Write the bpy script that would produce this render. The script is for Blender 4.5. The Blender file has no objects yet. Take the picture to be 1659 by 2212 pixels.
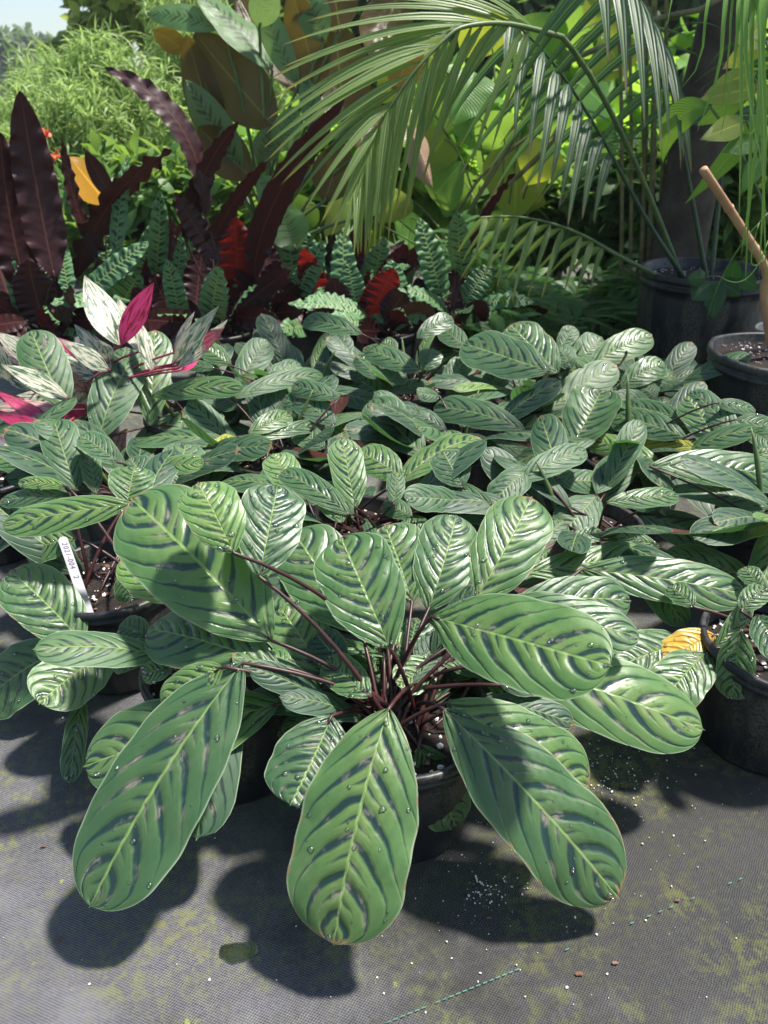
import bpy, math, random
import numpy as np
from mathutils import Vector, Matrix
R = math.radians
random.seed(7); rng = np.random.default_rng(7)
scene = bpy.context.scene
COL = scene.collection

# ------------------------------------------------------------------ camera
PITCH, CAMZ, F, CX, CY = R(28.6), 0.8, 1662.0, 829.5, 1106.0     # pixel grid 1659 x 2212
cd = bpy.data.cameras.new('camera'); cam = bpy.data.objects.new('camera', cd); COL.objects.link(cam)
cam.location = (0, 0, CAMZ); cam.rotation_euler = (R(90) - PITCH, 0, 0)
cd.sensor_fit = 'VERTICAL'; cd.sensor_height = 34.6; cd.lens = 26.0
cd.clip_start = 0.02; cd.clip_end = 2000
cd.dof.use_dof = True; cd.dof.focus_distance = 0.98; cd.dof.aperture_fstop = 8.0
scene.camera = cam
# ------------------------------------------------------------------ sky, sun, exposure
SUN_EL, SUN_AZ = R(66), R(70)         # azimuth clockwise from +Y: high, from the right
w = bpy.data.worlds.new('World'); scene.world = w; w.use_nodes = True
wn = w.node_tree; wn.nodes.clear()
sky = wn.nodes.new('ShaderNodeTexSky'); sky.sky_type = 'NISHITA'; sky.sun_disc = False
sky.sun_elevation = SUN_EL; sky.sun_rotation = SUN_AZ; sky.air_density = 1.0; sky.dust_density = 0.9
bg = wn.nodes.new('ShaderNodeBackground'); bg.inputs[1].default_value = 0.095
wo = wn.nodes.new('ShaderNodeOutputWorld')
wn.links.new(sky.outputs[0], bg.inputs[0]); wn.links.new(bg.outputs[0], wo.inputs[0])
sd = bpy.data.lights.new('sun', 'SUN'); sd.energy = 4.9; sd.angle = R(4.5); sd.color = (1.0, 0.955, 0.88)
sun = bpy.data.objects.new('sun', sd); COL.objects.link(sun)
sdir = Vector((math.sin(SUN_AZ) * math.cos(SUN_EL), math.cos(SUN_AZ) * math.cos(SUN_EL), math.sin(SUN_EL)))
sun.rotation_euler = sdir.to_track_quat('Z', 'Y').to_euler(); sun.location = (8, 0, 12)
vs = scene.view_settings; vs.view_transform = 'Standard'; vs.look = 'None'; vs.exposure = 0.92; vs.gamma = 1.0
vs.use_curve_mapping = False
scene.render.engine = 'CYCLES'
scene.cycles.max_bounces = 4; scene.cycles.diffuse_bounces = 3; scene.cycles.glossy_bounces = 2; scene.cycles.transparent_max_bounces = 4; scene.cycles.transmission_bounces = 2; scene.cycles.volume_bounces = 0

# ------------------------------------------------------------------ pixel -> place helpers
CAM = Vector((0, 0, CAMZ))
FW = Vector((0, math.cos(PITCH), -math.sin(PITCH))); UP = Vector((0, math.sin(PITCH), math.cos(PITCH)))
def ray(px, py):
    return Vector((1, 0, 0)) * ((px - CX) / F) + UP * (-(py - CY) / F) + FW
def P(px, py, Y):
    d = ray(px, py); return CAM + d * (Y / d.y)
def G(px, py, z=0.0):
    d = ray(px, py); return CAM + d * ((z - CAMZ) / d.z)
def dist_f(p): return (p - CAM).dot(FW)

# ------------------------------------------------------------------ node helper
class NT:
    def __init__(s, name):
        s.mat = bpy.data.materials.new(name); s.mat.use_nodes = True
        s.t = s.mat.node_tree; s.t.nodes.clear(); s.out = s.n('ShaderNodeOutputMaterial')
    def n(s, typ, **kw):
        nd = s.t.nodes.new(typ)
        for k, v in kw.items(): setattr(nd, k, v)
        return nd
    def put(s, sock, v):
        if v is None: return
        if isinstance(v, bpy.types.NodeSocket): s.t.links.new(v, sock)
        else:
            if isinstance(v, (tuple, list)) and len(v) == 3 and sock.type == 'RGBA': v = (*v, 1)
            sock.default_value = v
    def m(s, op, a, b=None, c=None, clamp=False):
        nd = s.n('ShaderNodeMath', operation=op); nd.use_clamp = clamp
        for i, v in enumerate((a, b, c)): s.put(nd.inputs[i], v)
        return nd.outputs[0]
    def mix(s, f, a, b):
        nd = s.n('ShaderNodeMix', data_type='RGBA'); s.put(nd.inputs[0], f); s.put(nd.inputs[6], a); s.put(nd.inputs[7], b)
        return nd.outputs[2]
    def ss(s, x, a, b, o0=0.0, o1=1.0):
        nd = s.n('ShaderNodeMapRange', interpolation_type='SMOOTHSTEP')
        for i, v in enumerate((x, a, b, o0, o1)): s.put(nd.inputs[i], v)
        return nd.outputs[0]
    def noise(s, vec=None, scale=5, detail=3, rough=.5, dim='3D', w=None):
        nd = s.n('ShaderNodeTexNoise', noise_dimensions=dim)
        if vec is not None: s.put(nd.inputs['Vector'], vec)
        if w is not None: s.put(nd.inputs['W'], w)
        nd.inputs['Scale'].default_value = scale; nd.inputs['Detail'].default_value = detail; nd.inputs['Roughness'].default_value = rough
        return nd.outputs[0]
    def xyz(s, a):
        nd = s.n('ShaderNodeSeparateXYZ'); s.put(nd.inputs[0], a); return nd.outputs
    def comb(s, x, y, z=0.0):
        nd = s.n('ShaderNodeCombineXYZ')
        for i, v in enumerate((x, y, z)): s.put(nd.inputs[i], v)
        return nd.outputs[0]
    def bump(s, h, strength=1.0, dist=0.001, normal=None):
        nd = s.n('ShaderNodeBump'); nd.inputs['Strength'].default_value = strength; nd.inputs['Distance'].default_value = dist
        s.put(nd.inputs['Height'], h); s.put(nd.inputs['Normal'], normal); return nd.outputs[0]
    def prin(s, color, rough=.5, spec=.5, normal=None, **kw):
        nd = s.n('ShaderNodeBsdfPrincipled'); s.put(nd.inputs['Base Color'], color); s.put(nd.inputs['Roughness'], rough)
        s.put(nd.inputs['Specular IOR Level'], spec); s.put(nd.inputs['Normal'], normal)
        for k, v in kw.items(): s.put(nd.inputs[k], v)
        return nd.outputs[0]
    def done(s, sh): s.t.links.new(sh, s.out.inputs[0]); return s.mat
    def leaf_out(s, col, trans, tfac=.35, rough=.4, spec=.5, normal=None):
        a = s.prin(col, rough, spec, normal)
        t = s.n('ShaderNodeBsdfTranslucent'); s.put(t.inputs[0], trans); s.put(t.inputs[1], normal)
        mx = s.n('ShaderNodeMixShader'); s.put(mx.inputs[0], tfac); s.t.links.new(a, mx.inputs[1]); s.t.links.new(t.outputs[0], mx.inputs[2])
        return s.done(mx.outputs[0])
    def leafcoords(s):
        uv = s.n('ShaderNodeUVMap').outputs[0]; o = s.xyz(uv)
        u = s.m('MULTIPLY_ADD', o[0], 2.0, -1.0); v = o[1]
        ab = s.m('ABSOLUTE', u); side = s.m('GREATER_THAN', u, 0.0)
        rnd = s.n('ShaderNodeAttribute', attribute_type='OBJECT', attribute_name='variation').outputs['Fac']
        back = s.n('ShaderNodeNewGeometry').outputs['Backfacing']
        return uv, u, v, ab, side, rnd, back

def banded(t, N=12.5, slope=.20, pw=2.6, longm=.86, shortm=.24, hw0=.35, soft=.12, lin=.17):
    """lens-shaped bars that leave the midrib and sweep towards the tip"""
    uv, u, v, ab, side, rnd, back = t.leafcoords()
    off = t.m('MULTIPLY', rnd, 37.0)
    nv = t.comb(t.m('ADD', u, off), t.m('MULTIPLY', v, 3.0), side)
    wob = t.noise(nv, 1.6, 2)
    tt = t.m('SUBTRACT', v, t.m('MULTIPLY', t.m('POWER', ab, pw), slope))
    if lin: tt = t.m('SUBTRACT', tt, t.m('MULTIPLY', ab, lin))
    tt = t.m('ADD', tt, t.m('MULTIPLY_ADD', wob, .06, -.03))
    ph = t.m('ADD', t.m('MULTIPLY_ADD', tt, N, t.m('MULTIPLY', rnd, 5.0)), t.m('MULTIPLY', side, .5))
    idx = t.m('FLOOR', ph); fr = t.m('SUBTRACT', ph, idx)
    wnode = t.n('ShaderNodeTexWhiteNoise', noise_dimensions='1D'); t.put(wnode.inputs['W'], t.m('ADD', t.m('MULTIPLY_ADD', side, 17.3, idx), off))
    wv = wnode.outputs[0]
    alt = t.m('ABSOLUTE', t.m('MODULO', idx, 2.0))
    smax = t.m('ADD', t.m('MULTIPLY_ADD', alt, longm - shortm, shortm), t.m('MULTIPLY_ADD', wv, .16, -.08))
    q = t.m('DIVIDE', ab, smax)
    hw = t.m('MULTIPLY', t.m('SUBTRACT', 1.0, t.m('MULTIPLY', q, q)), hw0)
    hw = t.m('MULTIPLY', hw, t.m('MULTIPLY_ADD', alt, .5, .5))
    hw = t.m('MULTIPLY', hw, t.m('MULTIPLY_ADD', t.ss(ab, .0, .35), .35, .65))
    hw = t.m('MULTIPLY', hw, t.m('MULTIPLY_ADD', wv, .4, .75))
    d = t.m('ABSOLUTE', t.m('SUBTRACT', fr, .5))
    rag = t.noise(t.comb(t.m('MULTIPLY', u, 2.0), t.m('MULTIPLY', tt, 14.0), off), 2.2, 3, .6)
    x = t.m('ADD', t.m('SUBTRACT', hw, d), t.m('MULTIPLY_ADD', rag, .14, -.07))
    band = t.ss(x, -soft, soft)
    band = t.m('MULTIPLY', band, t.m('LESS_THAN', q, 1.02))
    crest = t.ss(x, -.32, .22)
    return uv, u, v, ab, side, rnd, back, tt, band, wob, crest, off

def mat_ctenanthe(name, g1, g2, dark, tr, bd=.0012):
    t = NT(name)
    uv, u, v, ab, side, rnd, back, tt, band, wob, crest, off = banded(t)
    blot = t.noise(t.comb(t.m('ADD', u, off), t.m('MULTIPLY', v, 2.5), rnd), 2.4, 4, .6)
    base = t.mix(t.ss(blot, .3, .75), g1, g2)
    inner = t.m('MULTIPLY', t.ss(ab, .75, .05), .55)
    base = t.mix(inner, base, (g2[0] * 1.35, g2[1] * 1.12, g2[2] * .9))
    base = t.mix(t.m('MULTIPLY', t.m('FRACT', t.m('MULTIPLY', rnd, 7.3)), .35), base, (.075, .16, .085))
    base = t.mix(t.m('MULTIPLY', t.m('POWER', rnd, 2.0), .75 if name == 'striped_leaf' else (.5 if name == 'striped_leaf_mid' else 0.0)), base, (.030, .085, .045))
    grain = t.m('MULTIPLY_ADD', t.m('SINE', t.m('MULTIPLY', tt, 300.0)), .5, .5)
    base = t.mix(t.m('MULTIPLY', grain, .16), base, tuple(c * .55 for c in g1))
    col = t.mix(band, base, dark)
    rib = t.ss(ab, .040, .014)
    col = t.mix(t.m('MULTIPLY', rib, .85), col, (.25, .38, .11))
    col = t.mix(t.ss(ab, .955, .995), col, (.30, .38, .24))
    # silver-tan glare painted into the leaf colour along the bars
    glare_n = t.noise(t.comb(t.m('MULTIPLY', u, 3.0), t.m('MULTIPLY', tt, 30.0), off), 1.5, 5, .65)
    glare_m = t.m('MULTIPLY', t.m('MULTIPLY', t.ss(glare_n, .40, .60), crest), t.ss(blot, .50, .64))
    col = t.mix(t.m('MULTIPLY', glare_m, .6), col, (.46, .40, .30))
    tipn = t.noise(t.comb(t.m('MULTIPLY', u, 3.0), t.m('MULTIPLY', v, 8.0), off), 2.0, 3)
    edge = t.m('MAXIMUM', t.ss(v, .90, 1.0), t.m('MULTIPLY', t.ss(ab, .86, 1.0), .8))
    tm = t.m('MULTIPLY', t.ss(t.m('ADD', edge, t.m('MULTIPLY_ADD', tipn, 1.4, -.7)), .72, .95), t.m('GREATER_THAN', t.m('FRACT', t.m('MULTIPLY', rnd, 13.7)), .55))
    col = t.mix(t.m('MULTIPLY', tm, .9), col, (.30, .20, .10))
    col = t.mix(back, col, (.075, .022, .018))
    vein = t.m('SINE', t.m('MULTIPLY', tt, 260.0))
    h = t.m('ADD', t.m('MULTIPLY', crest, -1.0), t.m('MULTIPLY', vein, .010))
    h = t.m('ADD', h, t.m('MULTIPLY', wob, 1.0))
    h = t.m('ADD', h, t.m('MULTIPLY', rib, -.35))
    nrm = t.bump(h, 1.0, bd)
    rough = t.m('ADD', t.m('MULTIPLY', blot, .30), t.m('MULTIPLY_ADD', crest, -.12, .26 if name not in ('striped_leaf_mid', 'striped_leaf_dark') else .38))
    return t.leaf_out(col, t.mix(band, tr, tuple(c * .35 for c in tr)), .28, rough, .65 if name not in ('striped_leaf_mid', 'striped_leaf_dark') else .5, nrm)

def mat_rattle(name, tr=(.05, .006, .006), tf=.15, bm=1.0):
    t = NT(name)
    uv, u, v, ab, side, rnd, back, tt, band, wob, crest, off = banded(t, N=17, slope=.05, pw=1.3, longm=.80, shortm=.45, hw0=.42, soft=.1, lin=0)
    col = t.mix(t.ss(ab, .0, .9), (.17, .30, .10), (.10, .22, .09))
    col = t.mix(band, col, (.018, .05, .032))
    col = t.mix(t.ss(ab, .07, .02), col, (.2, .32, .1))
    streak = t.noise(t.comb(t.m('MULTIPLY', u, 2.0), t.m('MULTIPLY', v, 7.0), off), 1.5, 3)
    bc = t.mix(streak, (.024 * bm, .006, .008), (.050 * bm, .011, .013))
    bc = t.mix(t.ss(ab, .06, .02), bc, (.12, .04, .025))
    col = t.mix(back, col, bc)
    vein = t.m('SINE', t.m('MULTIPLY', tt, 190.0))
    h = t.m('MULTIPLY', t.m('ADD', t.m('MULTIPLY', crest, -1.0), t.m('MULTIPLY', vein, .03)), t.m('MULTIPLY_ADD', back, -.75, 1.0))
    nrm = t.bump(h, 1.0, .0016)
    return t.leaf_out(col, t.mix(back, (.06, .09, .02), t.mix(t.m('MULTIPLY', band, .5), tr, tuple(c * .5 for c in tr))), tf, .48, .4, nrm)

def mat_lutea(name, front, backc, tr):
    t = NT(name)
    uv, u, v, ab, side, rnd, back, tt, band, wob, crest, off = banded(t, N=14, slope=.16, pw=1.2, longm=.55, shortm=.4, hw0=.42, soft=.1, lin=0)
    col = t.mix(band, front, tuple(c * .22 for c in front))
    bc = t.mix(wob, tuple(c * .7 for c in backc), tuple(c * 1.2 for c in backc))
    bc = t.mix(t.ss(ab, .04, .015), bc, (.22, .24, .04))
    col = t.mix(back, col, bc)
    col = t.mix(t.ss(ab, .975, .998), col, (.22, .24, .10))
    vein = t.m('SINE', t.m('MULTIPLY', tt, 330.0))
    nrm = t.bump(t.m('ADD', t.m('MULTIPLY', vein, .12), t.m('MULTIPLY', wob, 1.2)), 1.0, .003)
    return t.leaf_out(col, tr, .33, .33, .5, nrm)

def mat_stromanthe(name, pinkness):
    t = NT(name)
    uv, u, v, ab, side, rnd, back = t.leafcoords()
    off = t.m('MULTIPLY', rnd, 41.0)
    tt = t.m('SUBTRACT', v, t.m('MULTIPLY', ab, .35))
    n1 = t.noise(t.comb(t.m('MULTIPLY', u, 2.6), t.m('MULTIPLY', tt, 2.6), off), 1.5, 3, .6)
    n2 = t.noise(t.comb(t.m('MULTIPLY', u, 3.0), t.m('MULTIPLY', tt, 3.2), t.m('ADD', off, 9.0)), 1.6, 3, .55)
    col = t.mix(t.ss(n1, .46, .52), (.035, .10, .06), (.16, .25, .14))
    col = t.mix(t.ss(n2, .45, .50), col, (.74, .70, .56) if pinkness < .5 else (.66, .36, .36))
    col = t.mix(t.ss(ab, .05, .02), col, (.5, .5, .3))
    bcol = t.mix(t.ss(n1, .56, .62), (.78, .03, .20), (.20, .02, .04))
    col = t.mix(back, col, bcol)
    vein = t.m('SINE', t.m('MULTIPLY', tt, 160.0))
    nrm = t.bump(t.m('ADD', t.m('MULTIPLY', vein, .15), n1), 1.0, .0012)
    tr = t.mix(t.ss(n1, .48, .56), (.85, .10, .28), (.35, .03, .04)) if pinkness > .5 else t.mix(t.ss(n2, .47, .53), (.10, .22, .10), (.45, .40, .28))
    return t.leaf_out(col, tr, .3, .36, .5, nrm)

def mat_plain_leaf(name, c1, c2, tr, tip=None, veinf=120.0, rough=.4, tfac=.35, bumpd=.001, spec=.5, back=None):
    t = NT(name)
    uv, u, v, ab, side, rnd, bk = t.leafcoords()
    n = t.noise(t.comb(t.m('ADD', u, t.m('MULTIPLY', rnd, 30.0)), t.m('MULTIPLY', v, 4.0), rnd), 1.8, 3)
    col = t.mix(t.m('ADD', t.m('MULTIPLY', n, .6), t.m('MULTIPLY', rnd, .4)), c1, c2)
    col = t.mix(t.ss(ab, .07, .02), col, tuple(min(1, c * 1.6 + .02) for c in c2))
    trc = tr
    if tip:
        e = t.ss(t.m('ADD', v, t.m('MULTIPLY', rnd, .12)), .88, 1.0)
        col = t.mix(e, col, tip); trc = t.mix(e, tr, tip)
    if back: col = t.mix(bk, col, back)
    vein = t.m('SINE', t.m('MULTIPLY', t.m('SUBTRACT', v, t.m('MULTIPLY', ab, .25)), veinf))
    nrm = t.bump(t.m('ADD', t.m('MULTIPLY', vein, .3), n), 1.0, bumpd)
    return t.leaf_out(col, trc, tfac, rough, spec, nrm)

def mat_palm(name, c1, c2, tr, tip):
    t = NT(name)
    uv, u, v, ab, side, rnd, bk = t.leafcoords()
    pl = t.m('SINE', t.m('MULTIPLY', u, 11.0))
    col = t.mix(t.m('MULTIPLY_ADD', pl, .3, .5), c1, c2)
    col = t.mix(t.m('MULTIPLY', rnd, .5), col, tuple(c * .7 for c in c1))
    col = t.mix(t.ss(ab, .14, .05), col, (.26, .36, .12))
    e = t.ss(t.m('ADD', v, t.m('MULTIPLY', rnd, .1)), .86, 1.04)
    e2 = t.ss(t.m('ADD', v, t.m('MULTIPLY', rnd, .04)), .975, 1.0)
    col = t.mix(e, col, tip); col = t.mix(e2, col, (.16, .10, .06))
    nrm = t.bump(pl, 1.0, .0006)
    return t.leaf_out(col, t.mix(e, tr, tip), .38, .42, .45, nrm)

def mat_cloud(name, c1, c2, tr, rough=.45, tfac=.4):
    """many-leaved crowns: per-leaf tint comes from the mesh attribute"""
    t = NT(name)
    a = t.n('ShaderNodeAttribute', attribute_name='tint').outputs['Fac']
    col = t.mix(a, c1, c2)
    return t.leaf_out(col, t.mix(a, tuple(c * .75 for c in tr), tr), tfac, rough, .4)

def mat_simple(name, c1, c2=None, rough=.5, scale=30, bumpd=0, spec=.5, **kw):
    t = NT(name)
    co = t.n('ShaderNodeTexCoord').outputs['Object']
    n = t.noise(co, scale, 4, .6)
    col = t.mix(t.ss(n, .3, .7), c1, c2 or tuple(c * 1.4 for c in c1))
    nrm = t.bump(n, 1.0, bumpd) if bumpd else None
    return t.done(t.prin(col, rough, spec, nrm, **kw))

M = {}
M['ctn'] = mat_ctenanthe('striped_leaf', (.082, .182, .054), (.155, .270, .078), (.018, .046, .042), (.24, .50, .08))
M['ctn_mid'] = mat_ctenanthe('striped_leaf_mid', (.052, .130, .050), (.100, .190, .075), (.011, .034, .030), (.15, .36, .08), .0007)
M['ctn_dark'] = mat_ctenanthe('striped_leaf_dark', (.024, .068, .036), (.048, .108, .054), (.008, .024, .021), (.08, .20, .05), .0006)  # dark blue-green copy; gap shade is put into the low filler leaves' colour
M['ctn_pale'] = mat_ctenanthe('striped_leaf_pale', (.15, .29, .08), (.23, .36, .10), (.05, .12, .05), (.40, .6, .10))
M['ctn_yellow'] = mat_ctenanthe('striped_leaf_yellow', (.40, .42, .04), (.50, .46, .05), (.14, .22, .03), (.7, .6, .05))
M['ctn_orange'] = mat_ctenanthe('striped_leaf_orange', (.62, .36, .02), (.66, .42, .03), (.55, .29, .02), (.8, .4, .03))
M['rat'] = mat_rattle('rattlesnake_leaf')
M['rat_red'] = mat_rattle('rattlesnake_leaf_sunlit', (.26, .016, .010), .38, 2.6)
M['lut'] = mat_lutea('brown_backed_leaf', (.11, .22, .07), (.105, .062, .012), (.24, .17, .014))
M['lut_green'] = mat_lutea('pale_green_big_leaf', (.14, .27, .09), (.17, .30, .10), (.32, .48, .12))
M['str'] = mat_stromanthe('tricolour_leaf', 0.0)
M['str_pink'] = mat_stromanthe('tricolour_leaf_pink', 1.0)
M['orange'] = mat_plain_leaf('orange_leaf', (.50, .22, .012), (.60, .30, .02), (.95, .45, .03), veinf=150, tfac=.45)
M['palm'] = mat_palm('palm_leaflet', (.14, .22, .070), (.23, .32, .11), (.40, .55, .09), (.48, .44, .07))
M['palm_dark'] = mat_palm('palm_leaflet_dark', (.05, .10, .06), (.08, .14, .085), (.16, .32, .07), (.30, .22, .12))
M['ribbon'] = mat_plain_leaf('ribbon_leaf', (.09, .21, .03), (.15, .29, .04), (.28, .48, .05), veinf=0, tfac=.4)
M['heart'] = mat_plain_leaf('heart_leaf', (.07, .20, .035), (.12, .26, .04), (.30, .50, .06), tfac=.45, rough=.32)
M['heart_gold'] = mat_plain_leaf('golden_heart_leaf', (.15, .24, .025), (.27, .31, .03), (.42, .48, .04), tfac=.45, rough=.32)
M['ginger'] = mat_plain_leaf('yellow_green_leaf', (.22, .32, .05), (.42, .42, .07), (.65, .68, .08), tip=(.50, .30, .16), tfac=.45)
M['midgreen'] = mat_plain_leaf('mid_green_leaf', (.06, .17, .03), (.11, .25, .04), (.35, .60, .05), tfac=.45)
M['ivy'] = mat_plain_leaf('dark_glossy_leaf', (.025, .075, .02), (.04, .11, .03), (.1, .3, .04), rough=.25, tfac=.3)
M['dry'] = mat_plain_leaf('dry_leaf', (.30, .17, .10), (.42, .27, .17), (.5, .3, .2), tfac=.2, rough=.7, bumpd=.003)
M['stem_red'] = mat_simple('red_stem', (.026, .008, .009), (.062, .017, .016), .42, 60, .0004)
M['stem_pink'] = mat_simple('pink_stem', (.30, .03, .07), (.42, .06, .10), .4, 60)
M['stem_green'] = mat_simple('green_stem', (.06, .11, .03), (.12, .17, .05), .45, 25)
M['stem_dark'] = mat_simple('dark_green_stem', (.018, .045, .018), (.035, .07, .025), .38, 25)
M['stem_olive'] = mat_simple('olive_stem', (.10, .09, .03), (.22, .19, .07), .5, 25, .0006)
M['cane'] = mat_simple('tan_cane', (.34, .17, .085), (.46, .26, .14), .5, 18, .0008)
M['bark'] = mat_simple('bark', (.040, .029, .019), (.085, .064, .044), .9, 14, .012)
M['thorn'] = mat_simple('branch_bark', (.05, .04, .03), (.1, .08, .06), .85, 30, .002)
M['perlite'] = mat_simple('perlite_white', (.62, .58, .54), (.80, .78, .74), .85, 90, .0006)
M['tagwhite'] = mat_simple('tag_plastic', (.34, .33, .37), (.44, .42, .46), .5, 60)
M['ink'] = mat_simple('pencil_ink', (.03, .03, .045), None, .6)
M['soil'] = mat_simple('potting_soil', (.006, .004, .003), (.026, .014, .010), .95, 160, .006)
M['bit'] = mat_simple('bark_chip', (.10, .045, .03), (.22, .11, .06), .8, 120)
M['thread'] = mat_simple('green_thread', (.03, .16, .12), (.06, .24, .17), .6, 200)
M['red'] = mat_simple('red_flower', (.60, .05, .015), (.75, .14, .03), .5, 30)
M['wire'] = mat_simple('fence_wire', (.03, .03, .03), None, .5)
M['grey_pot'] = mat_simple('pale_grey_pot', (.28, .28, .25), (.36, .36, .32), .6, 20)
# drops of water
t = NT('water_drop')
_tr = t.n('ShaderNodeBsdfTransparent'); _gl = t.n('ShaderNodeBsdfGlossy'); _gl.inputs['Roughness'].default_value = .12
_fr = t.n('ShaderNodeFresnel'); _fr.inputs['IOR'].default_value = 1.45; _mx = t.n('ShaderNodeMixShader')
t.put(_mx.inputs[0], t.m('MULTIPLY_ADD', _fr.outputs[0], 1.0, .13)); t.t.links.new(_tr.outputs[0], _mx.inputs[1]); t.t.links.new(_gl.outputs[0], _mx.inputs[2])
M['water'] = t.done(_mx.outputs[0])
# black nursery plastic with dust and lime
def mat_pot(name, dust):
    t = NT(name); co = t.n('ShaderNodeTexCoord').outputs['Object']; o = t.xyz(co)
    n = t.noise(co, 22, 5, .65); n2 = t.noise(t.comb(t.m('MULTIPLY', o[0], 3.0), t.m('MULTIPLY', o[1], 3.0), t.m('MULTIPLY', o[2], .7)), 6, 4, .6)
    col = t.mix(t.ss(n, .35, .75), (.010, .010, .013), (.022, .022, .028))
    grain = t.noise(co, 260, 3, .7)
    dm = t.m('MULTIPLY', t.m('MULTIPLY', t.ss(n2, .44, .60), t.ss(grain, .40, .58)), dust)
    col = t.mix(dm, col, (.16, .16, .10))
    return t.done(t.prin(col, t.m('MULTIPLY_ADD', n, .3, .28), .45, t.bump(grain, .5, .0004)))
M['pot'] = mat_pot('black_pot', .35); M['pot_limed'] = mat_pot('black_pot_limed', .6)

# woven ground cloth with algae, dust and damp patches
def mat_cloth():
    t = NT('woven_ground_cloth'); co = t.n('ShaderNodeTexCoord').outputs['Object']; o = t.xyz(co)
    ca, sa = math.cos(.30), math.sin(.30)
    x = t.m('SUBTRACT', t.m('MULTIPLY', o[0], ca), t.m('MULTIPLY', o[1], -sa)); y = t.m('ADD', t.m('MULTIPLY', o[0], -sa), t.m('MULTIPLY', o[1], ca))
    wob = t.noise(co, 55, 2); x = t.m('MULTIPLY_ADD', wob, .0035, x); y = t.m('MULTIPLY_ADD', wob, -.003, y)
    kx, ky = 2 * math.pi / .0040, 2 * math.pi / .0031
    wx = t.m('SINE', t.m('MULTIPLY', x, kx)); wy = t.m('SINE', t.m('MULTIPLY', y, ky))
    weave = t.m('MULTIPLY', wx, wy)
    gr = t.noise(co, 420, 2, .6)
    h = t.m('ADD', t.m('MULTIPLY', weave, .42), t.m('MULTIPLY_ADD', t.noise(co, 190, 2), .5, t.m('MULTIPLY', gr, .5)))
    big = t.noise(co, 3.1, 5, .62); mid = t.noise(co, 14, 5, .65); fine = t.noise(co, 70, 4, .7)
    col = t.mix(t.ss(h, .1, .9), (.033, .032, .038), (.20, .195, .215))
    col = t.mix(t.m('MULTIPLY', t.ss(mid, .35, .7), .45), col, (.10, .095, .09))
    col = t.mix(t.m('MULTIPLY', t.ss(big, .44, .60), .5), col, (.03, .03, .027))
    # yellow-green algae
    alg = t.noise(t.comb(t.m('ADD', o[0], 3.7), o[1], 1.0), 4.2, 4, .6)
    am = t.m('MULTIPLY', t.m('MULTIPLY', t.ss(alg, .38, .58), t.ss(fine, .46, .60)), .48)
    am = t.m('MULTIPLY', am, t.ss(mid, .32, .6))
    col = t.mix(am, col, (.22, .24, .045))
    sp = t.noise(co, 34, 3, .6)
    col = t.mix(t.m('MULTIPLY', t.m('MULTIPLY', t.ss(sp, .66, .72), t.ss(fine, .45, .55)), .8), col, (.30, .33, .06))
    # pale mineral film
    film = t.noise(t.comb(o[0], t.m('ADD', o[1], 5.0), 2.0), 6, 5, .6)
    col = t.mix(t.m('MULTIPLY', t.ss(film, .52, .70), .35), col, (.24, .235, .25))
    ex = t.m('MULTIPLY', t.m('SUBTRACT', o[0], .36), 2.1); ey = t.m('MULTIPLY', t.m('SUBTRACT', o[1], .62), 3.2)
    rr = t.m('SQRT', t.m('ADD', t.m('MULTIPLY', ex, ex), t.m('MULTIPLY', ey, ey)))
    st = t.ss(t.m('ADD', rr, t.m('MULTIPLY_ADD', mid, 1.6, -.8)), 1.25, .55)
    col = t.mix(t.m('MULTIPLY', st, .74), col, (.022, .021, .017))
    mo = t.noise(t.comb(o[0], o[1], 7.0), 7.5, 5, .65)
    col = t.mix(t.m('MULTIPLY', t.m('MULTIPLY', t.ss(mo, .46, .62), t.ss(fine, .42, .58)), t.m('MULTIPLY_ADD', t.ss(o[0], -.05, .3), .34, .10)), col, (.17, .18, .045))
    damp = t.noise(t.comb(t.m('ADD', o[0], 8.0), o[1], 4.0), 2.6, 3, .5)
    rough = t.ss(damp, .40, .62, .75, .30)
    nrm = t.bump(h, 1.0, .0016)
    return t.done(t.prin(col, rough, .5, nrm))
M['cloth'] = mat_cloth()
M['grass_ground'] = mat_simple('grassy_ground', (.05, .09, .025), (.10, .15, .05), .9, 3)

# ------------------------------------------------------------------ mesh + object helpers
def obj(name, verts, faces, mat, parent=None, smooth=True, uvs=None, tint=None, kind=None):
    me = bpy.data.meshes.new(name)
    me.from_pydata([tuple(v) for v in verts], [], [tuple(f) for f in faces])
    if smooth: me.polygons.foreach_set('use_smooth', [True] * len(me.polygons))
    if uvs is not None:
        l = me.uv_layers.new(name='UVMap'); vi = np.empty(len(me.loops), dtype=np.int32); me.loops.foreach_get('vertex_index', vi)
        l.data.foreach_set('uv', np.asarray(uvs, dtype=np.float32)[vi].ravel())
    if tint is not None:
        a = me.attributes.new('tint', 'FLOAT', 'POINT'); a.data.foreach_set('value', np.asarray(tint, dtype=np.float32))
    me.materials.append(mat); me.update()
    o = bpy.data.objects.new(name, me); COL.objects.link(o)
    if parent is not None: attach(o, parent)
    if kind: o['kind'] = kind
    return o
def attach(o, parent):
    o.parent = parent
    if parent.type == 'EMPTY': o.matrix_parent_inverse = Matrix.Translation(-parent.location)   # meshes hold world coordinates
def thing(name, label, cat, loc, group=None):
    o = bpy.data.objects.new(name, None); COL.objects.link(o); o.location = loc; o.empty_display_size = .05
    o['label'] = label; o['category'] = cat
    if group: o['group'] = group
    return o
def tag(o, label, cat, group=None):
    o['label'] = label; o['category'] = cat
    if group: o['group'] = group
    return o
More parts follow.
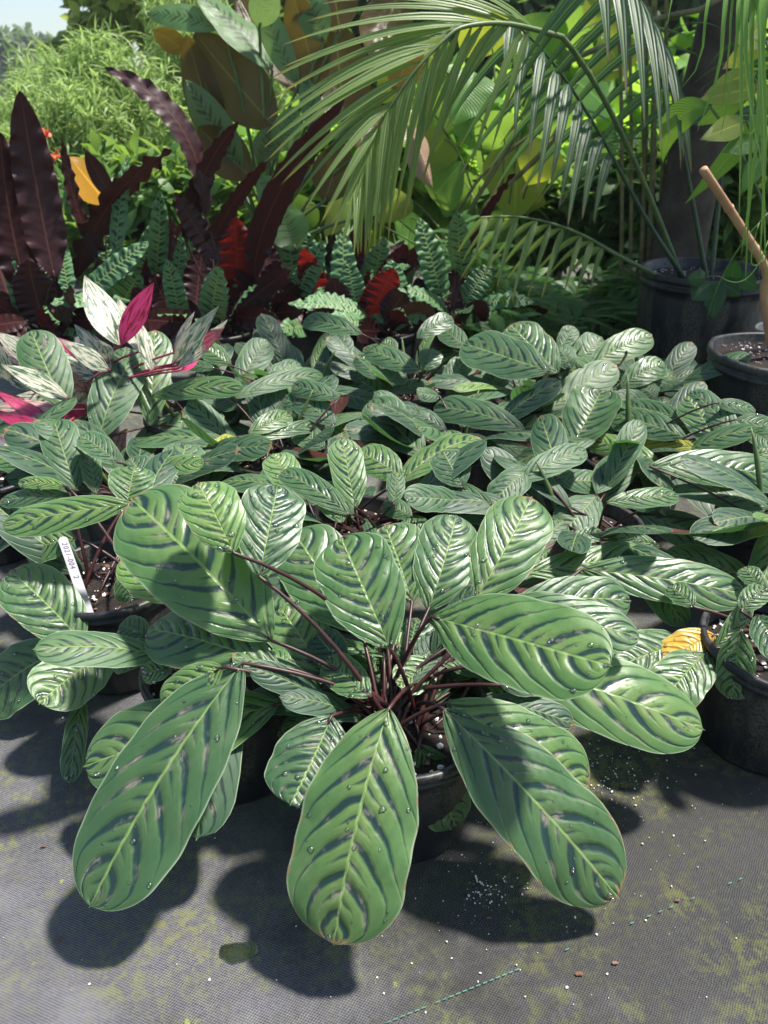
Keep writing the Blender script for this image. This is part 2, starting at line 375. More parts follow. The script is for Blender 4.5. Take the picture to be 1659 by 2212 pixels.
def tube_data(pts, radii, sides=6, cap=True):
    V, Fc = [], []; n = len(pts)
    ref = Vector((.3, .2, .93))
    for i, p in enumerate(pts):
        tg = (pts[min(i + 1, n - 1)] - pts[max(i - 1, 0)]).normalized()
        a = tg.cross(ref)
        if a.length < 1e-3: a = tg.cross(Vector((1, 0, 0)))
        a.normalize(); b = tg.cross(a)
        for k in range(sides):
            an = 2 * math.pi * k / sides
            V.append(p + (a * math.cos(an) + b * math.sin(an)) * radii[i])
    for i in range(n - 1):
        for k in range(sides):
            k2 = (k + 1) % sides
            Fc.append((i * sides + k, i * sides + k2, (i + 1) * sides + k2, (i + 1) * sides + k))
    if cap:
        Fc.append(tuple(range(sides - 1, -1, -1))); Fc.append(tuple((n - 1) * sides + k for k in range(sides)))
    return V, Fc
def bez(a, c, b, n):
    return [a * ((1 - t) ** 2) + c * (2 * t * (1 - t)) + b * (t * t) for t in [i / (n - 1) for i in range(n)]]
def tube(name, pts, r0, r1, mat, parent, sides=6, kind=None):
    n = len(pts); rr = [r0 + (r1 - r0) * i / (n - 1) for i in range(n)]
    V, Fc = tube_data(pts, rr, sides); return obj(name, V, Fc, mat, parent, kind=kind)
def lathe(prof, c, segs=48, sq=0.0):
    V, Fc = [], []; n = len(prof)
    for (r, z) in prof:
        for k in range(segs):
            a = 2 * math.pi * k / segs
            rr = r * (1 + sq * (1 / max(abs(math.cos(a)), abs(math.sin(a))) - 1))
            V.append((c[0] + rr * math.cos(a), c[1] + rr * math.sin(a), c[2] + z))
    for i in range(n - 1):
        for k in range(segs):
            k2 = (k + 1) % segs
            Fc.append((i * segs + k, i * segs + k2, (i + 1) * segs + k2, (i + 1) * segs + k))
    return V, Fc

# leaf outline: half-width (0..1) along the blade
def prof(shape, v):
    if shape == 'ctn':
        return (.90 * math.sin(math.pi / 2 * (v / .46)) ** .70 + .10 * (v / .72) if v < .46 else (.90 + .10 * v / .72 if v < .72 else max(0, 1 - ((v - .72) / .28) ** 2.2) ** .5))
    if shape == 'lance':
        return max(0, math.sin(math.pi * v ** .8)) ** 1.0
    if shape == 'wavy':
        return (min(1, v / .28)) ** .6 * (max(0, 1 - ((v - .28) / .72)) ** .62 if v > .6 else 1 - .17 * max(0, v - .28) / .32 * 1.0) if True else 0
    if shape == 'broad':
        return math.sin(math.pi / 2 * (v / .45)) ** .7 if v < .45 else max(0, 1 - ((v - .45) / .55) ** 2.0) ** .72
    if shape == 'heart':
        return (math.sin(math.pi / 2 * min(1, v / .22)) ** .45 if v < .22 else max(0, 1 - ((v - .22) / .78) ** 1.7) ** .9)
    if shape == 'ribbon':
        return min(1, (v / .06 + .35)) * max(0, (1 - v ** 2.2)) ** .8
    if shape == 'leaflet':
        return min(1, .12 + v / .22) * (1 - max(0, v - .35) / .65) ** .75 if v < 1 else 0
def wavyfix(v):
    a = (min(1, v / .22)) ** .55
    b = 1.0 if v < .45 else max(0, 1 - ((v - .45) / .55) ** 2.3) ** .75
    return a * b
def leaf_data(base, tip, W, nh, shape='ctn', arch=.10, curl=.10, cup=0.0, wave=(0, 6), twist=0.0, nv=22, nu=8, ctrl=None, seed=0, tipnick=True, ph=0.0, ripple=0.0):
    rs = random.Random(seed); L = (tip - base).length; ax = (tip - base).normalized()
    n0 = (nh - ax * nh.dot(ax))
    if n0.length < 1e-4: n0 = Vector((0, 0, 1)) - ax * ax.z
    n0.normalize()
    c = ctrl if ctrl is not None else (base + tip) / 2 + n0 * (arch * L * 2)
    side_b = rs.uniform(-.04, .04) * L
    c = c + ax.cross(n0) * side_b
    ph1, ph2 = rs.uniform(0, 6.28), rs.uniform(0, 6.28); fq = wave[1] * rs.uniform(.9, 1.1); lw = rs.uniform(.7, 1.5)
    V, UV, Fc = [], [], []
    for i in range(nv + 1):
        v = i / nv; v = .45 * v + .55 * (.5 - .5 * math.cos(math.pi * v)); p = base * ((1 - v) ** 2) + c * (2 * v * (1 - v)) + tip * (v * v)
        tg = ((c - base) * (2 * (1 - v)) + (tip - c) * (2 * v)).normalized()
        s = tg.cross(n0).normalized(); n = s.cross(tg)
        if twist:
            a = twist * (v - .4); s, n = s * math.cos(a) + n * math.sin(a), n * math.cos(a) - s * math.sin(a)
        hw = W / 2 * (wavyfix(v) if shape == 'wavy' else prof(shape, v))
        if shape == 'ctn': hw = max(hw * (1 + .014 * math.sin(15 * v + ph1) + .010 * math.sin(37 * v + ph2)), .0012)
        for j in range(nu + 1):
            u = -1 + 2 * j / nu; au = abs(u)
            h = -curl * hw * u * u + cup * hw * au
            h += wave[0] * (W / 2) * (au ** (3.0 if shape == 'wavy' else 1.6)) * (math.sin(2 * math.pi * fq * v + (ph1 if u > 0 else ph2)) * (.75 + .45 * math.sin(9 * v + ph2)) + .35 * math.sin(2 * math.pi * fq * 1.63 * v + ph2)) * min(1, 6 * v) * min(1, (1 - v) * 6 + .25)
            if ripple:
                ttv = v - .17 * au - .20 * au ** 2.6
                h -= ripple * W * math.cos(math.pi * (ttv * 12.5 + ph * 5 + (.5 if u > 0 else 0) - 1.5)) * 4 * au * (1 - au) * min(1, 4 * (1 - v))
            h += .018 * W * math.sin(lw * 6.28 * v + ph1) * au
            ext = 0.0
            if shape == 'heart' and v < .22: ext = -.16 * L * (1 - v / .22) * au ** 1.2
            V.append(p + s * (u * hw) + n * h + tg * ext); UV.append((j / nu, v))
    m = nu + 1
    for i in range(nv):
        for j in range(nu):
            Fc.append((i * m + j, i * m + j + 1, (i + 1) * m + j + 1, (i + 1) * m + j))
    if shape == 'ctn' and tipnick:       # small pointed drip tip
        k = len(V); jm = nu // 2; e = tg
        V.append(V[nv * m + jm] + e * (.014 * L)); UV.append((.5, 1.0))
        a, b = (nv - 1) * m + jm - 1, (nv - 1) * m + jm + 1
        Fc.append((a, b, k))
    return V, Fc, UV

def leaf(parent, base, tip, W, nh, mat, name='leaf', **kw):
    ph = random.random()
    V, Fc, UV = leaf_data(base, tip, W, nh, seed=random.randrange(1 << 30), ph=ph, **kw)
    o = obj(name, V, Fc, mat, parent, uvs=UV); o['variation'] = ph
    return o, V

def auto_base(bx, by, c, z0, hd0=.09):
    best = None
    for k in range(160):
        Y = c[1] - .35 + .7 * k / 159
        p = P(bx, by, Y)
        if p.z < .04: continue
        hd = math.hypot(p.x - c[0], p.y - c[1])
        co = ((hd - hd0) / .05) ** 2 * (1 if hd > hd0 else .3) + ((p.z - z0) / .07) ** 2
        if best is None or co < best[0]: best = (co, p)
    return best[1]
def auto_tip(base, tx, ty, e0, L0, PY):
    d = ray(tx, ty); best = None
    for k in range(400):
        Y = base.y - .5 + 1.0 * k / 399
        if Y < .2: continue
        p = CAM + d * (Y / d.y)
        if p.z < .035: continue
        v = p - base; L = v.length
        if L < .01: continue
        e = math.degrees(math.asin(v.z / L))
        co = ((e - e0) / 22) ** 2 + ((L - L0) / (.3 * L0)) ** 2
        dy = p.y - base.y; ux = ty - PY
        if ux < -25 and dy < .3 * L: co += ((.3 * L - dy) / (.2 * L)) ** 2          # leaves that rise in the picture lean away
        if ux > 40 and dy > -.15 * L: co += ((dy + .15 * L) / (.2 * L)) ** 2
        along = abs(v.dot((p - CAM).normalized())) / L
        if along > .55: co += ((along - .55) / .12) ** 2
        if best is None or co < best[0]: best = (co, p)
    return best[1] if best else base + Vector((0, 0, .1))

# ------------------------------------------------------------------ the setting
def sheet(name, x0, x1, y0, y1, z, mat, nx=1, ny=1):
    V = [(x0 + (x1 - x0) * i / nx, y0 + (y1 - y0) * j / ny, z) for j in range(ny + 1) for i in range(nx + 1)]
    Fc = [(j * (nx + 1) + i, j * (nx + 1) + i + 1, (j + 1) * (nx + 1) + i + 1, (j + 1) * (nx + 1) + i) for j in range(ny) for i in range(nx)]
    o = obj(name, V, Fc, mat); o['kind'] = 'structure'; return o
sheet('ground', -400, 400, -20, 900, -.006, M['grass_ground'])
# the cloth: gently rumpled
nx, ny = 70, 90
xs = np.linspace(-3.2, 3.4, nx + 1); ys = np.linspace(-.6, 4.3, ny + 1)
Vc = [(x, y, .0006 * math.sin(7 * x + 3 * y) + .0005 * math.sin(11 * y - 5 * x)) for y in ys for x in xs]
Fc = [(j * (nx + 1) + i, j * (nx + 1) + i + 1, (j + 1) * (nx + 1) + i + 1, (j + 1) * (nx + 1) + i) for j in range(ny) for i in range(nx)]
cloth = obj('ground_cloth', Vc, Fc, M['cloth']); cloth['kind'] = 'structure'
# the green tracer thread woven through the cloth
def thread(a, b, skip, parts):
    V, Fc = [], []; d = (b - a); n = int(d.length / .0075); s = d.normalized().cross(Vector((0, 0, 1))) * .00045
    for k in range(n):
        if rng.random() < skip(k / n): continue
        p = a + d * (k / n); q = a + d * ((k + .62) / n); i = len(V)
        V += [p + s, p - s, q - s, q + s]; Fc.append((i, i + 1, i + 2, i + 3))
    V = [Vector((v.x, v.y, .0028)) for v in V]
    o = obj('tracer_thread', V, Fc, M['thread'], cloth, smooth=False); o['kind'] = 'stuff'
thread(G(835, 2212), G(1650, 1880), lambda s: .2 if s < .3 else .7, 0)
thread(G(60, 1842), G(250, 1805), lambda s: .6, 0)

def blob(c, r, sx=1, sy=1, sz=1, seed=0):
    rs = random.Random(seed); V = []; Fc = []
    ph = (1 + 5 ** .5) / 2
    base = [(-1, ph, 0), (1, ph, 0), (-1, -ph, 0), (1, -ph, 0), (0, -1, ph), (0, 1, ph), (0, -1, -ph), (0, 1, -ph), (ph, 0, -1), (ph, 0, 1), (-ph, 0, -1), (-ph, 0, 1)]
    fs = [(0, 11, 5), (0, 5, 1), (0, 1, 7), (0, 7, 10), (0, 10, 11), (1, 5, 9), (5, 11, 4), (11, 10, 2), (10, 7, 6), (7, 1, 8), (3, 9, 4), (3, 4, 2), (3, 2, 6), (3, 6, 8), (3, 8, 9), (4, 9, 5), (2, 4, 11), (6, 2, 10), (8, 6, 7), (9, 8, 1)]
    for b in base:
        k = r / 1.9 * rs.uniform(.7, 1.25); V.append((c[0] + b[0] * k * sx, c[1] + b[1] * k * sy, c[2] + b[2] * k * sz))
    return V, fs
def scatter(name, pts, r, mat, parent=None, flat=.7, smooth=False):
    V, Fc = [], []
    for i, p in enumerate(pts):
        rr = r[0] + (r[1] - r[0]) * rng.random() ** 2
        v, f = blob(p, rr, random.uniform(.7, 1.3), random.uniform(.7, 1.3), flat, i)
        k = len(V); V += v; Fc += [tuple(a + k for a in q) for q in f]
    o = obj(name, V, Fc, mat, parent, smooth=smooth); o['kind'] = 'stuff'; return o
pts = []
for (cx, cy, sx, sy, n) in [(1330, 1690, 60, 40, 90), (1270, 1650, 60, 25, 60), (1060, 1930, 30, 20, 60), (1250, 1750, 130, 60, 60), (1080, 1880, 120, 60, 60),
                            (1450, 1720, 120, 70, 40), (1200, 2000, 350, 130, 70), (400, 2030, 250, 120, 14), (150, 1500, 100, 50, 10)]:
    for _ in range(n):
        g = G(cx + rng.normal() * sx, min(2400, cy + rng.normal() * sy)); pts.append((g.x, g.y, .0015))
scatter('perlite_crumbs', pts, (.0004, .0016), M['perlite'])
for o_ in [bpy.data.objects['perlite_crumbs']]: tag(o_, 'white perlite crumbs spilled over the black ground cloth', 'perlite')
bits = [(1445, 1610, .006), (1348, 1701, .005), (1463, 1948, .003), (1140, 1965, .003), (1328, 2082, .004), (1250, 2105, .004), (130, 2030, .004), (95, 1830, .004), (1055, 1985, .003), (860, 1790, .004)]
for k, (px, py, r) in enumerate(bits):
    g = G(px, py); v, f = blob((g.x, g.y, .0022), r * .8, 1.5, .7, .3, k)
    tag(obj('bark_chip', v, f, M['bit'], smooth=False), 'small reddish brown bark chip lying on the ground cloth', 'bark chip', 'bark chips on the cloth')
# little puddle
c = G(515, 2058); V = []; n = 28
for k in range(n):
    a = 2 * math.pi * k / n; r = .016 * (1 + .14 * math.sin(2 * a + 1) + .10 * math.sin(3 * a) + .05 * math.sin(7 * a + 2))
    V.append((c.x + r * 1.15 * math.cos(a), c.y + r * .8 * math.sin(a), .0022))
V.append((c.x, c.y, .0024))
t = NT('puddle_water'); pn = t.noise(t.n('ShaderNodeTexCoord').outputs['Object'], 180, 2)
_tr = t.n('ShaderNodeBsdfTransparent'); _tr.inputs[0].default_value = (.45, .45, .5, 1); _gl = t.n('ShaderNodeBsdfGlossy'); _gl.inputs['Roughness'].default_value = .06
t.put(_gl.inputs['Normal'], t.bump(pn, .5, .0008)); _mx = t.n('ShaderNodeMixShader'); _mx.inputs[0].default_value = .22
t.t.links.new(_tr.outputs[0], _mx.inputs[1]); t.t.links.new(_gl.outputs[0], _mx.inputs[2]); M['puddle'] = t.done(_mx.outputs[0])
tag(obj('puddle', V, [(k, (k + 1) % n, n) for k in range(n)], M['puddle']), 'small shiny puddle of water on the woven cloth', 'puddle')

# ------------------------------------------------------------------ pots
def make_pot(parent, c, rt, rb, h, mat, soil_drop=.025, segs=48, sq=0.0, arches=0, perlite=70, moss=False):
    lip = rt * .045 + .002
    pr = [(rb * .9, .0), (rb, .001), (rb + .001, .006), (rb + (rt - rb) * .85, h * .80), (rt - lip * .9, h * .865), (rt - lip * .2, h * .868), (rt - lip * .2, h * .90), (rt - lip * .7, h * .905), (rt - lip * .6, h * .935)]
    V, Fc = lathe(pr, c, segs, sq); Fc.append(tuple(range(segs - 1, -1, -1)))
    p = obj('pot', V, Fc, mat, parent)
    rim = [(rt - lip * .6, h * .936), (rt + lip * .25, h * .938), (rt + lip * .4, h * .95), (rt + lip * .35, h * .985), (rt + lip * .05, h), (rt - lip * .7, h), (rt - lip, h * .985), (rt - lip * 1.2, h - soil_drop - .02), (rt - lip * 3, h - soil_drop - .02)]
    V, Fc = lathe(rim, c, segs, sq); obj('rim', V, Fc, mat, p)
    if arches:
        for k in range(arches):
            a0 = 2 * math.pi * (k + .5) / arches; wa = 2 * math.pi / arches * .36
            pts = []
            for q in range(17):
                f = q / 16
                if f < .3: aa, zz = -wa, .12 + f / .3 * .40
                elif f > .7: aa, zz = wa, .12 + (1 - f) / .3 * .40
                else: th = math.pi * (1 - (f - .3) / .4); aa, zz = wa * math.cos(th), .52 + .16 * math.sin(th)
                rr = rb + (rt - rb) * .85 * (zz / .80) + .0005
                ang = a0 + aa; s_ = (1 + sq * (1 / max(abs(math.cos(ang)), abs(math.sin(ang))) - 1))
                pts.append(Vector((c[0] + rr * s_ * math.cos(ang), c[1] + rr * s_ * math.sin(ang), c[2] + h * zz)))
            tube('embossed_arch', pts, .0026, .0026, mat, p, 5)
    # soil
    rs = rt - lip * 1.15; V = []; Fc = []; rings = 7
    for i in range(rings + 1):
        for k in range(24):
            a = 2 * math.pi * k / 24; r = rs * i / rings; s_ = (1 + sq * (1 / max(abs(math.cos(a)), abs(math.sin(a))) - 1))
            V.append((c[0] + r * s_ * math.cos(a), c[1] + r * s_ * math.sin(a), c[2] + h - soil_drop + rng.normal() * .0018 + .006 * (1 - (i / rings) ** 2)))
    for i in range(rings):
        for k in range(24):
            k2 = (k + 1) % 24; Fc.append((i * 24 + k, (i + 1) * 24 + k, (i + 1) * 24 + k2, i * 24 + k2))
    s = obj('soil', V, Fc, M['soil'], parent)
    def spots(n):
        out = []
        for _ in range(n):
            r = rs * .96 * math.sqrt(rng.random()); a = rng.random() * 6.283
            out.append((c[0] + r * math.cos(a), c[1] + r * math.sin(a), c[2] + h - soil_drop + .007 * (1 - (r / rs) ** 2) + .0005))
        return out
    scatter('perlite', spots(perlite), (.0012, .0045), M['perlite'], s)
    scatter('bark_chips', spots(perlite // 3), (.002, .006), M['bit'], s, .4)
    return p

# ------------------------------------------------------------------ striped prayer plants (the main crop)
DROPS = {}
drop_v, drop_f = blob((0, 0, 0), 1.0)
def add_drops(plant, V, nu, nv, n, rmin=.0009, rmax=.0032):
    lst = DROPS.setdefault(plant, []); m = nu + 1
    for _ in range(n):
        i = rng.integers(1, nv - 1); j = rng.integers(0, nu - 1); a, b = rng.random(), rng.random()
        p00, p01, p10, p11 = V[i * m + j], V[i * m + j + 1], V[(i + 1) * m + j], V[(i + 1) * m + j + 1]
        p = p00 * (1 - a) * (1 - b) + p01 * b * (1 - a) + p10 * a * (1 - b) + p11 * a * b
        s = (p01 - p00); tg = (p10 - p00); nn = s.cross(tg)
        if nn.length < 1e-12: continue
        lst.append((p, nn.normalized(), rmin + (rmax - rmin) * rng.random() ** 3))
def stem_curve(c, base, tipdir, ztop, j=.025, n=9):
    b0 = Vector((c[0] + rng.normal() * j, c[1] + rng.normal() * j, ztop))
    d = base - b0
    ctrl = b0 + Vector((d.x * .42, d.y * .42, max(.01, d.z * .70)))
    return bez(b0, ctrl, base, n)
POT = dict(rt=.105, rb=.084, h=.165)
def ctenanthe(key, c, label, leaves, z0=.22, L0=.19, fill=8, hero=False, drops=14, spread=.25, pot=POT, extra_group=True):
    root = thing('potted_prayer_plant', label, 'potted plant', (c[0], c[1], .0), 'striped prayer plants in black pots')
    make_pot(root, (c[0], c[1], .002), pot['rt'], pot['rb'], pot['h'], M['pot'], perlite=110 if hero else 60)
    zt = pot['h'] - .024
    nv, nu = (48, 14) if hero else (26, 8)
    for spec in leaves:
        bx, by, tx, ty, wpx = spec[:5]; op = dict(spec[5]) if len(spec) > 5 else {}
        dx, dy = tx - bx, ty - by
        up = -dy / math.hypot(dx, dy)
        e0 = op.pop('e', 34 * up + 2 if up > 0 else 22 * up - 2)
        Yb = op.pop('Y', None)
        base = P(bx, by, Yb) if Yb else auto_base(bx, by, c, op.pop('z', z0))
        Yt = op.pop('Yt', None)
        tip = P(tx, ty, Yt) if Yt else auto_tip(base, tx, ty, e0, op.pop('L', L0), by)
        mid = (base + tip) / 2; tc = (CAM - mid).normalized(); f = op.pop('f', .62)
        nh = (tc * f + Vector((0, 0, 1)) * (1 - f)).normalized()
        roll = op.pop('roll', 0)
        ax = (tip - base).normalized()
        if roll: nh = Matrix.Rotation(R(roll), 3, ax) @ nh
        n0 = (nh - ax * nh.dot(ax)).normalized()
        W = wpx / F * dist_f(mid) / max(.42, abs(n0.dot(tc)))
        W = min(W, .15) * (.97 if hero else .86)
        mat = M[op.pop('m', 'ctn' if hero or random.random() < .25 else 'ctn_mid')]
        dn = op.pop('d', drops)
        o, V = leaf(root, base, tip, W, nh, mat, nv=nv, nu=nu, arch=op.pop('arch', random.uniform(.03, .10)), curl=op.pop('curl', random.uniform(.06, .22)),
                    cup=random.uniform(0, .12), twist=op.pop('twist', random.uniform(-.35, .35)), wave=(.035, 2.5), ripple=.020 if hero else .014)
        if dn: add_drops(root, V, nu, nv, int(dn * (1.6 if hero else 1)))
        pts = stem_curve(c, base, ax, zt)
        pts.append(base + ax * .012)
        r1 = .0026 if hero else .0022
        tube('stem', pts, r1 * 1.25, r1 * .75, M['stem_red'], root, 7 if hero else 5)
    for k in range(fill):
        az = rng.random() * 6.283 if key != 'A' else R(rng.uniform(-15, 195)); hd = rng.uniform(.02, .10); L = rng.uniform(.08, .12) if key == 'A' else rng.uniform(.13, .20)
        zb = zt + rng.uniform(.0, .06); el = R(rng.uniform(-25, 45))
        b = Vector((c[0] + math.cos(az) * hd, c[1] + math.sin(az) * hd, zb))
        tp = b + Vector((math.cos(az) * math.cos(el), math.sin(az) * math.cos(el), math.sin(el))) * L
        if tp.z < .03: tp.z = .03
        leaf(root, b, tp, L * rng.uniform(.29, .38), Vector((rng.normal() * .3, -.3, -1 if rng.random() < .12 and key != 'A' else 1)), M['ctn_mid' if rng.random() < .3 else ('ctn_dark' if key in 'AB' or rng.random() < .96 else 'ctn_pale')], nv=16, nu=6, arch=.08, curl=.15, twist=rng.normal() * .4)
        tube('stem', stem_curve(c, b, None, zt, n=5), .0024, .0018, M['stem_red'], root, 5)
    for k in range(0 if hero else 1):        # new leaves still rolled up
        az = rng.random() * 6.283; b = Vector((c[0] + .03 * math.cos(az), c[1] + .03 * math.sin(az), zt))
        e = b + Vector((.06 * math.cos(az), .06 * math.sin(az), rng.uniform(.10, .17)))
        V, Fc = tube_data(bez(b, (b + e) / 2 + Vector((0, 0, .02)), e, 8), [.0025, .003, .0042, .0052, .005, .004, .0025, .0008], 7)
        obj('rolled_leaf', V, Fc, M['stem_green'], root)
    return root

D_ = dict
A = [(524, 1432, 196, 1955, 228, D_(L=.29, e=-36, f=.6, roll=4)), (840, 1531, 722, 2038, 262, D_(L=.25, e=-42, f=.55)), (958, 1532, 1335, 1938, 200, D_(L=.27, e=-40, f=.6)),
     (965, 1518, 1272, 1700, 150, D_(e=-28, L=.21)), (932, 1332, 1318, 1438, 188, D_(L=.25, e=2, f=.72, Y=.70)), (1005, 1402, 1518, 1575, 168, D_(L=.30, e=-14, z=.19)),
     (1050, 1310, 1380, 1375, 110, D_(L=.22, e=0, Y=.78)), (587, 1384, 285, 1078, 215, D_(L=.27, f=.8)), (605, 1440, 320, 1358, 122, D_(L=.2, e=2)),
     (603, 1520, 183, 1655, 165, D_(L=.26, e=-20, z=.17)), (842, 1400, 738, 1162, 172, D_(f=.85, Y=.685, L=.21, e=42)), (782, 1366, 635, 1150, 150, D_(f=.6, L=.21, Y=.755)),
     (890, 1302, 832, 1134, 128, D_(f=.8, Y=.80)), (925, 1318, 985, 1114, 122, D_(f=.85, Y=.79)), (1022, 1305, 1148, 1074, 132, D_(f=.8, Y=.80)),
     (712, 1476, 605, 1312, 122, D_(z=.19, L=.16)), (952, 1425, 858, 1480, 72, D_(L=.09, z=.2)), (985, 1488, 820, 1520, 58, D_(L=.13, z=.17)),
     (716, 1547, 628, 1738, 172, D_(e=-25, L=.19, z=.19, Y=.64)), (905, 1608, 985, 1785, 100, D_(e=-45, L=.17, z=.14)), (830, 1420, 628, 1396, 42, D_(roll=50, z=.22)),
     (950, 1428, 1088, 1442, 55, D_(L=.1)), (1032, 1450, 1210, 1522, 100, D_(L=.15, z=.16, e=-15)), (1225, 1540, 1148, 1600, 60, D_(Y=.76, L=.1, e=-35, d=0)),
     (850, 1396, 906, 1376, 42, D_(L=.06, m='ctn_pale')), (880, 1440, 902, 1334, 82, D_(L=.12)), (482, 1440, 350, 1530, 82, D_(L=.13, m='ctn_pale', e=-25)),
     (1100, 1312, 1362, 1298, 92, D_(L=.19, Y=.82)), (1255, 1230, 1612, 1284, 98, D_(L=.28, e=0, Y=.93)), (1130, 1238, 1400, 1195, 66, D_(Y=.95, L=.23)),
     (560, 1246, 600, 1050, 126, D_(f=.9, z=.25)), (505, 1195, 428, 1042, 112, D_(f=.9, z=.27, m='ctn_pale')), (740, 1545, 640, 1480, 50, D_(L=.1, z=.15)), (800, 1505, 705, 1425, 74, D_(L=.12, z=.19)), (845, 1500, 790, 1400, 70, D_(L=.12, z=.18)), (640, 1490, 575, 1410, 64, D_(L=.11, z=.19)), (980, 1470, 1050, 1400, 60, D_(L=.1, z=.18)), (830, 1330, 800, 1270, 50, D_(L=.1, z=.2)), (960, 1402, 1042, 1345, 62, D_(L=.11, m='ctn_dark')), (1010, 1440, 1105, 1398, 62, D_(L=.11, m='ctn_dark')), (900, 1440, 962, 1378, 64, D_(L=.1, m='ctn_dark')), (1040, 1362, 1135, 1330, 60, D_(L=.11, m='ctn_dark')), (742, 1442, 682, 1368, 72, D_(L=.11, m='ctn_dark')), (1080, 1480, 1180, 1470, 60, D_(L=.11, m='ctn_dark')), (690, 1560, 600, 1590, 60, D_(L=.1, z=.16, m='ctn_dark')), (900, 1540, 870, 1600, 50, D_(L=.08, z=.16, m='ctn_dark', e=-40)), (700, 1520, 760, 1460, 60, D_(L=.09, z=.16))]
B = [(340, 1395, 245, 1432, 55, D_(L=.11)), (322, 1376, 258, 1350, 55, D_(L=.08)), (290, 1395, 192, 1410, 52, D_(L=.1)), (376, 1440, 305, 1456, 42, D_(L=.08)), (470, 1322, 380, 1282, 60, D_(L=.1)),
     (372, 1302, 268, 1202, 78, D_(m='ctn_pale', L=.16)), (440, 1410, 400, 1330, 70, D_(L=.1))]
C = [(285, 1087, 8, 1134, 72, D_(L=.22, e=0, z=.28)), (180, 1390, 22, 1232, 132, D_(Y=.84, Yt=.90, d=30)), (142, 1397, -40, 1522, 112, D_(L=.2, z=.17, e=-12, d=30)), (243, 1400, 85, 1520, 118, D_(L=.19, z=.16, e=-14)),
     (165, 1162, 55, 1196, 60, D_(L=.13)), (268, 1238, 286, 1300, 62, D_(L=.09, e=-60, z=.21)), (180, 1500, 152, 1692, 46, D_(e=-55, L=.2, Y=.80)), (150, 1066, 0, 1082, 34, D_(z=.26)), (146, 1052, 40, 1042, 24, D_(m='ctn_pale', z=.27)),
     (275, 1088, 292, 1008, 82, D_(z=.25, d=0))]
Dp = [(1495, 1386, 1332, 1440, 92, D_(L=.18, z=.16, e=-8)), (1530, 1405, 1428, 1520, 95, D_(L=.17, z=.17, e=-25)), (1600, 1362, 1583, 1510, 80, D_(L=.16, z=.2, e=-60, d=30)), (1634, 1330, 1700, 1425, 62, D_(L=.15)),
      (1545, 1372, 1432, 1432, 74, D_(m='ctn_orange', Y=.83, Yt=.79)), (1545, 1400, 1622, 1290, 36, D_(L=.15, roll=40)), (1500, 1312, 1448, 1264, 42, D_(L=.11)), (1642, 1270, 1606, 1226, 40, D_(L=.1)),
      (1600, 1320, 1652, 1268, 44, D_(L=.11)), (1640, 1264, 1440, 1192, 66, D_(L=.2, Y=1.02))]
Fp = [(1575, 1156, 1540, 1108, 46, D_(L=.1)), (1590, 1166, 1602, 1114, 38, D_(L=.1)), (1545, 1062, 1655, 1098, 62, D_(L=.16)), (1402, 1008, 1700, 1034, 82, D_(L=.3, z=.3, e=0)), (1378, 1110, 1596, 1195, 86, D_(L=.22, z=.25, e=-8))]
Gp = [(1146, 1012, 1064, 1086, 64, D_(L=.13)), (1200, 1036, 1306, 1040, 52, D_(L=.13)), (1290, 1070, 1214, 1152, 82, D_(L=.15)), (1310, 1086, 1466, 1070, 44, D_(L=.18)),
      (1112, 1045, 1265, 972, 56, D_(L=.2)), (1152, 1190, 1216, 1124, 58, D_(L=.11)), (1426, 1182, 1304, 1150, 40, D_(L=.15)), (1230, 1172, 1302, 1150, 36, D_(L=.1)), (1420, 1100, 1350, 1070, 40, D_(L=.1))]
Ip = [(757, 1112, 608, 1018, 58, D_(L=.17)), (640, 1062, 590, 980, 72, D_(L=.12, m='ctn_pale')), (768, 1098, 740, 948, 76, D_(L=.18)), (870, 1034, 774, 975, 74, D_(L=.14)), (862, 1046, 1036, 946, 62, D_(L=.23, roll=-35)),
      (1000, 1052, 958, 975, 78, D_(L=.12)), (850, 1090, 856, 1020, 40, D_(L=.09)), (1010, 1086, 874, 1074, 56, D_(L=.15)), (936, 1180, 870, 1122, 62, D_(L=.11)), (890, 1116, 828, 1088, 44, D_(L=.08)), (1066, 1090, 938, 1056, 44, D_(L=.15)),
      (690, 1150, 600, 1110, 60, D_(L=.12)), (740, 1130, 690, 1040, 60, D_(L=.14))]
Jp = [(782, 986, 808, 890, 76, D_(L=.14)), (740, 1012, 738, 905, 62, D_(L=.15)), (915, 985, 800, 866, 92, D_(L=.2)), (1135, 930, 938, 880, 66, D_(L=.22, e=4)), (890, 906, 906, 878, 52, D_(L=.09)), (950, 856, 900, 848, 28, D_(L=.1)), (1000, 1000, 960, 930, 60, D_(L=.14)),
      (1150, 1000, 1215, 905, 82, D_(L=.16, roll=180)), (1105, 985, 1160, 950, 60, D_(L=.12, roll=150))]
Hp = [(1235, 966, 1300, 842, 108, D_(L=.2, curl=-.3)), (1482, 945, 1325, 900, 62, D_(L=.2)), (1425, 996, 1272, 950, 50, D_(L=.18, m='ctn_pale')), (1505, 970, 1345, 938, 46, D_(L=.19, m='ctn_yellow')), (1555, 976, 1482, 856, 74, D_(L=.18)), (1606, 955, 1490, 846, 56, D_(L=.2)),
      (1545, 870, 1632, 886, 30, D_(L=.12)), (1590, 906, 1685, 930, 36, D_(L=.13)), (1610, 930, 1672, 962, 40, D_(L=.1)), (1625, 986, 1705, 964, 32, D_(L=.12)), (1480, 906, 1338, 876, 46, D_(L=.19))]
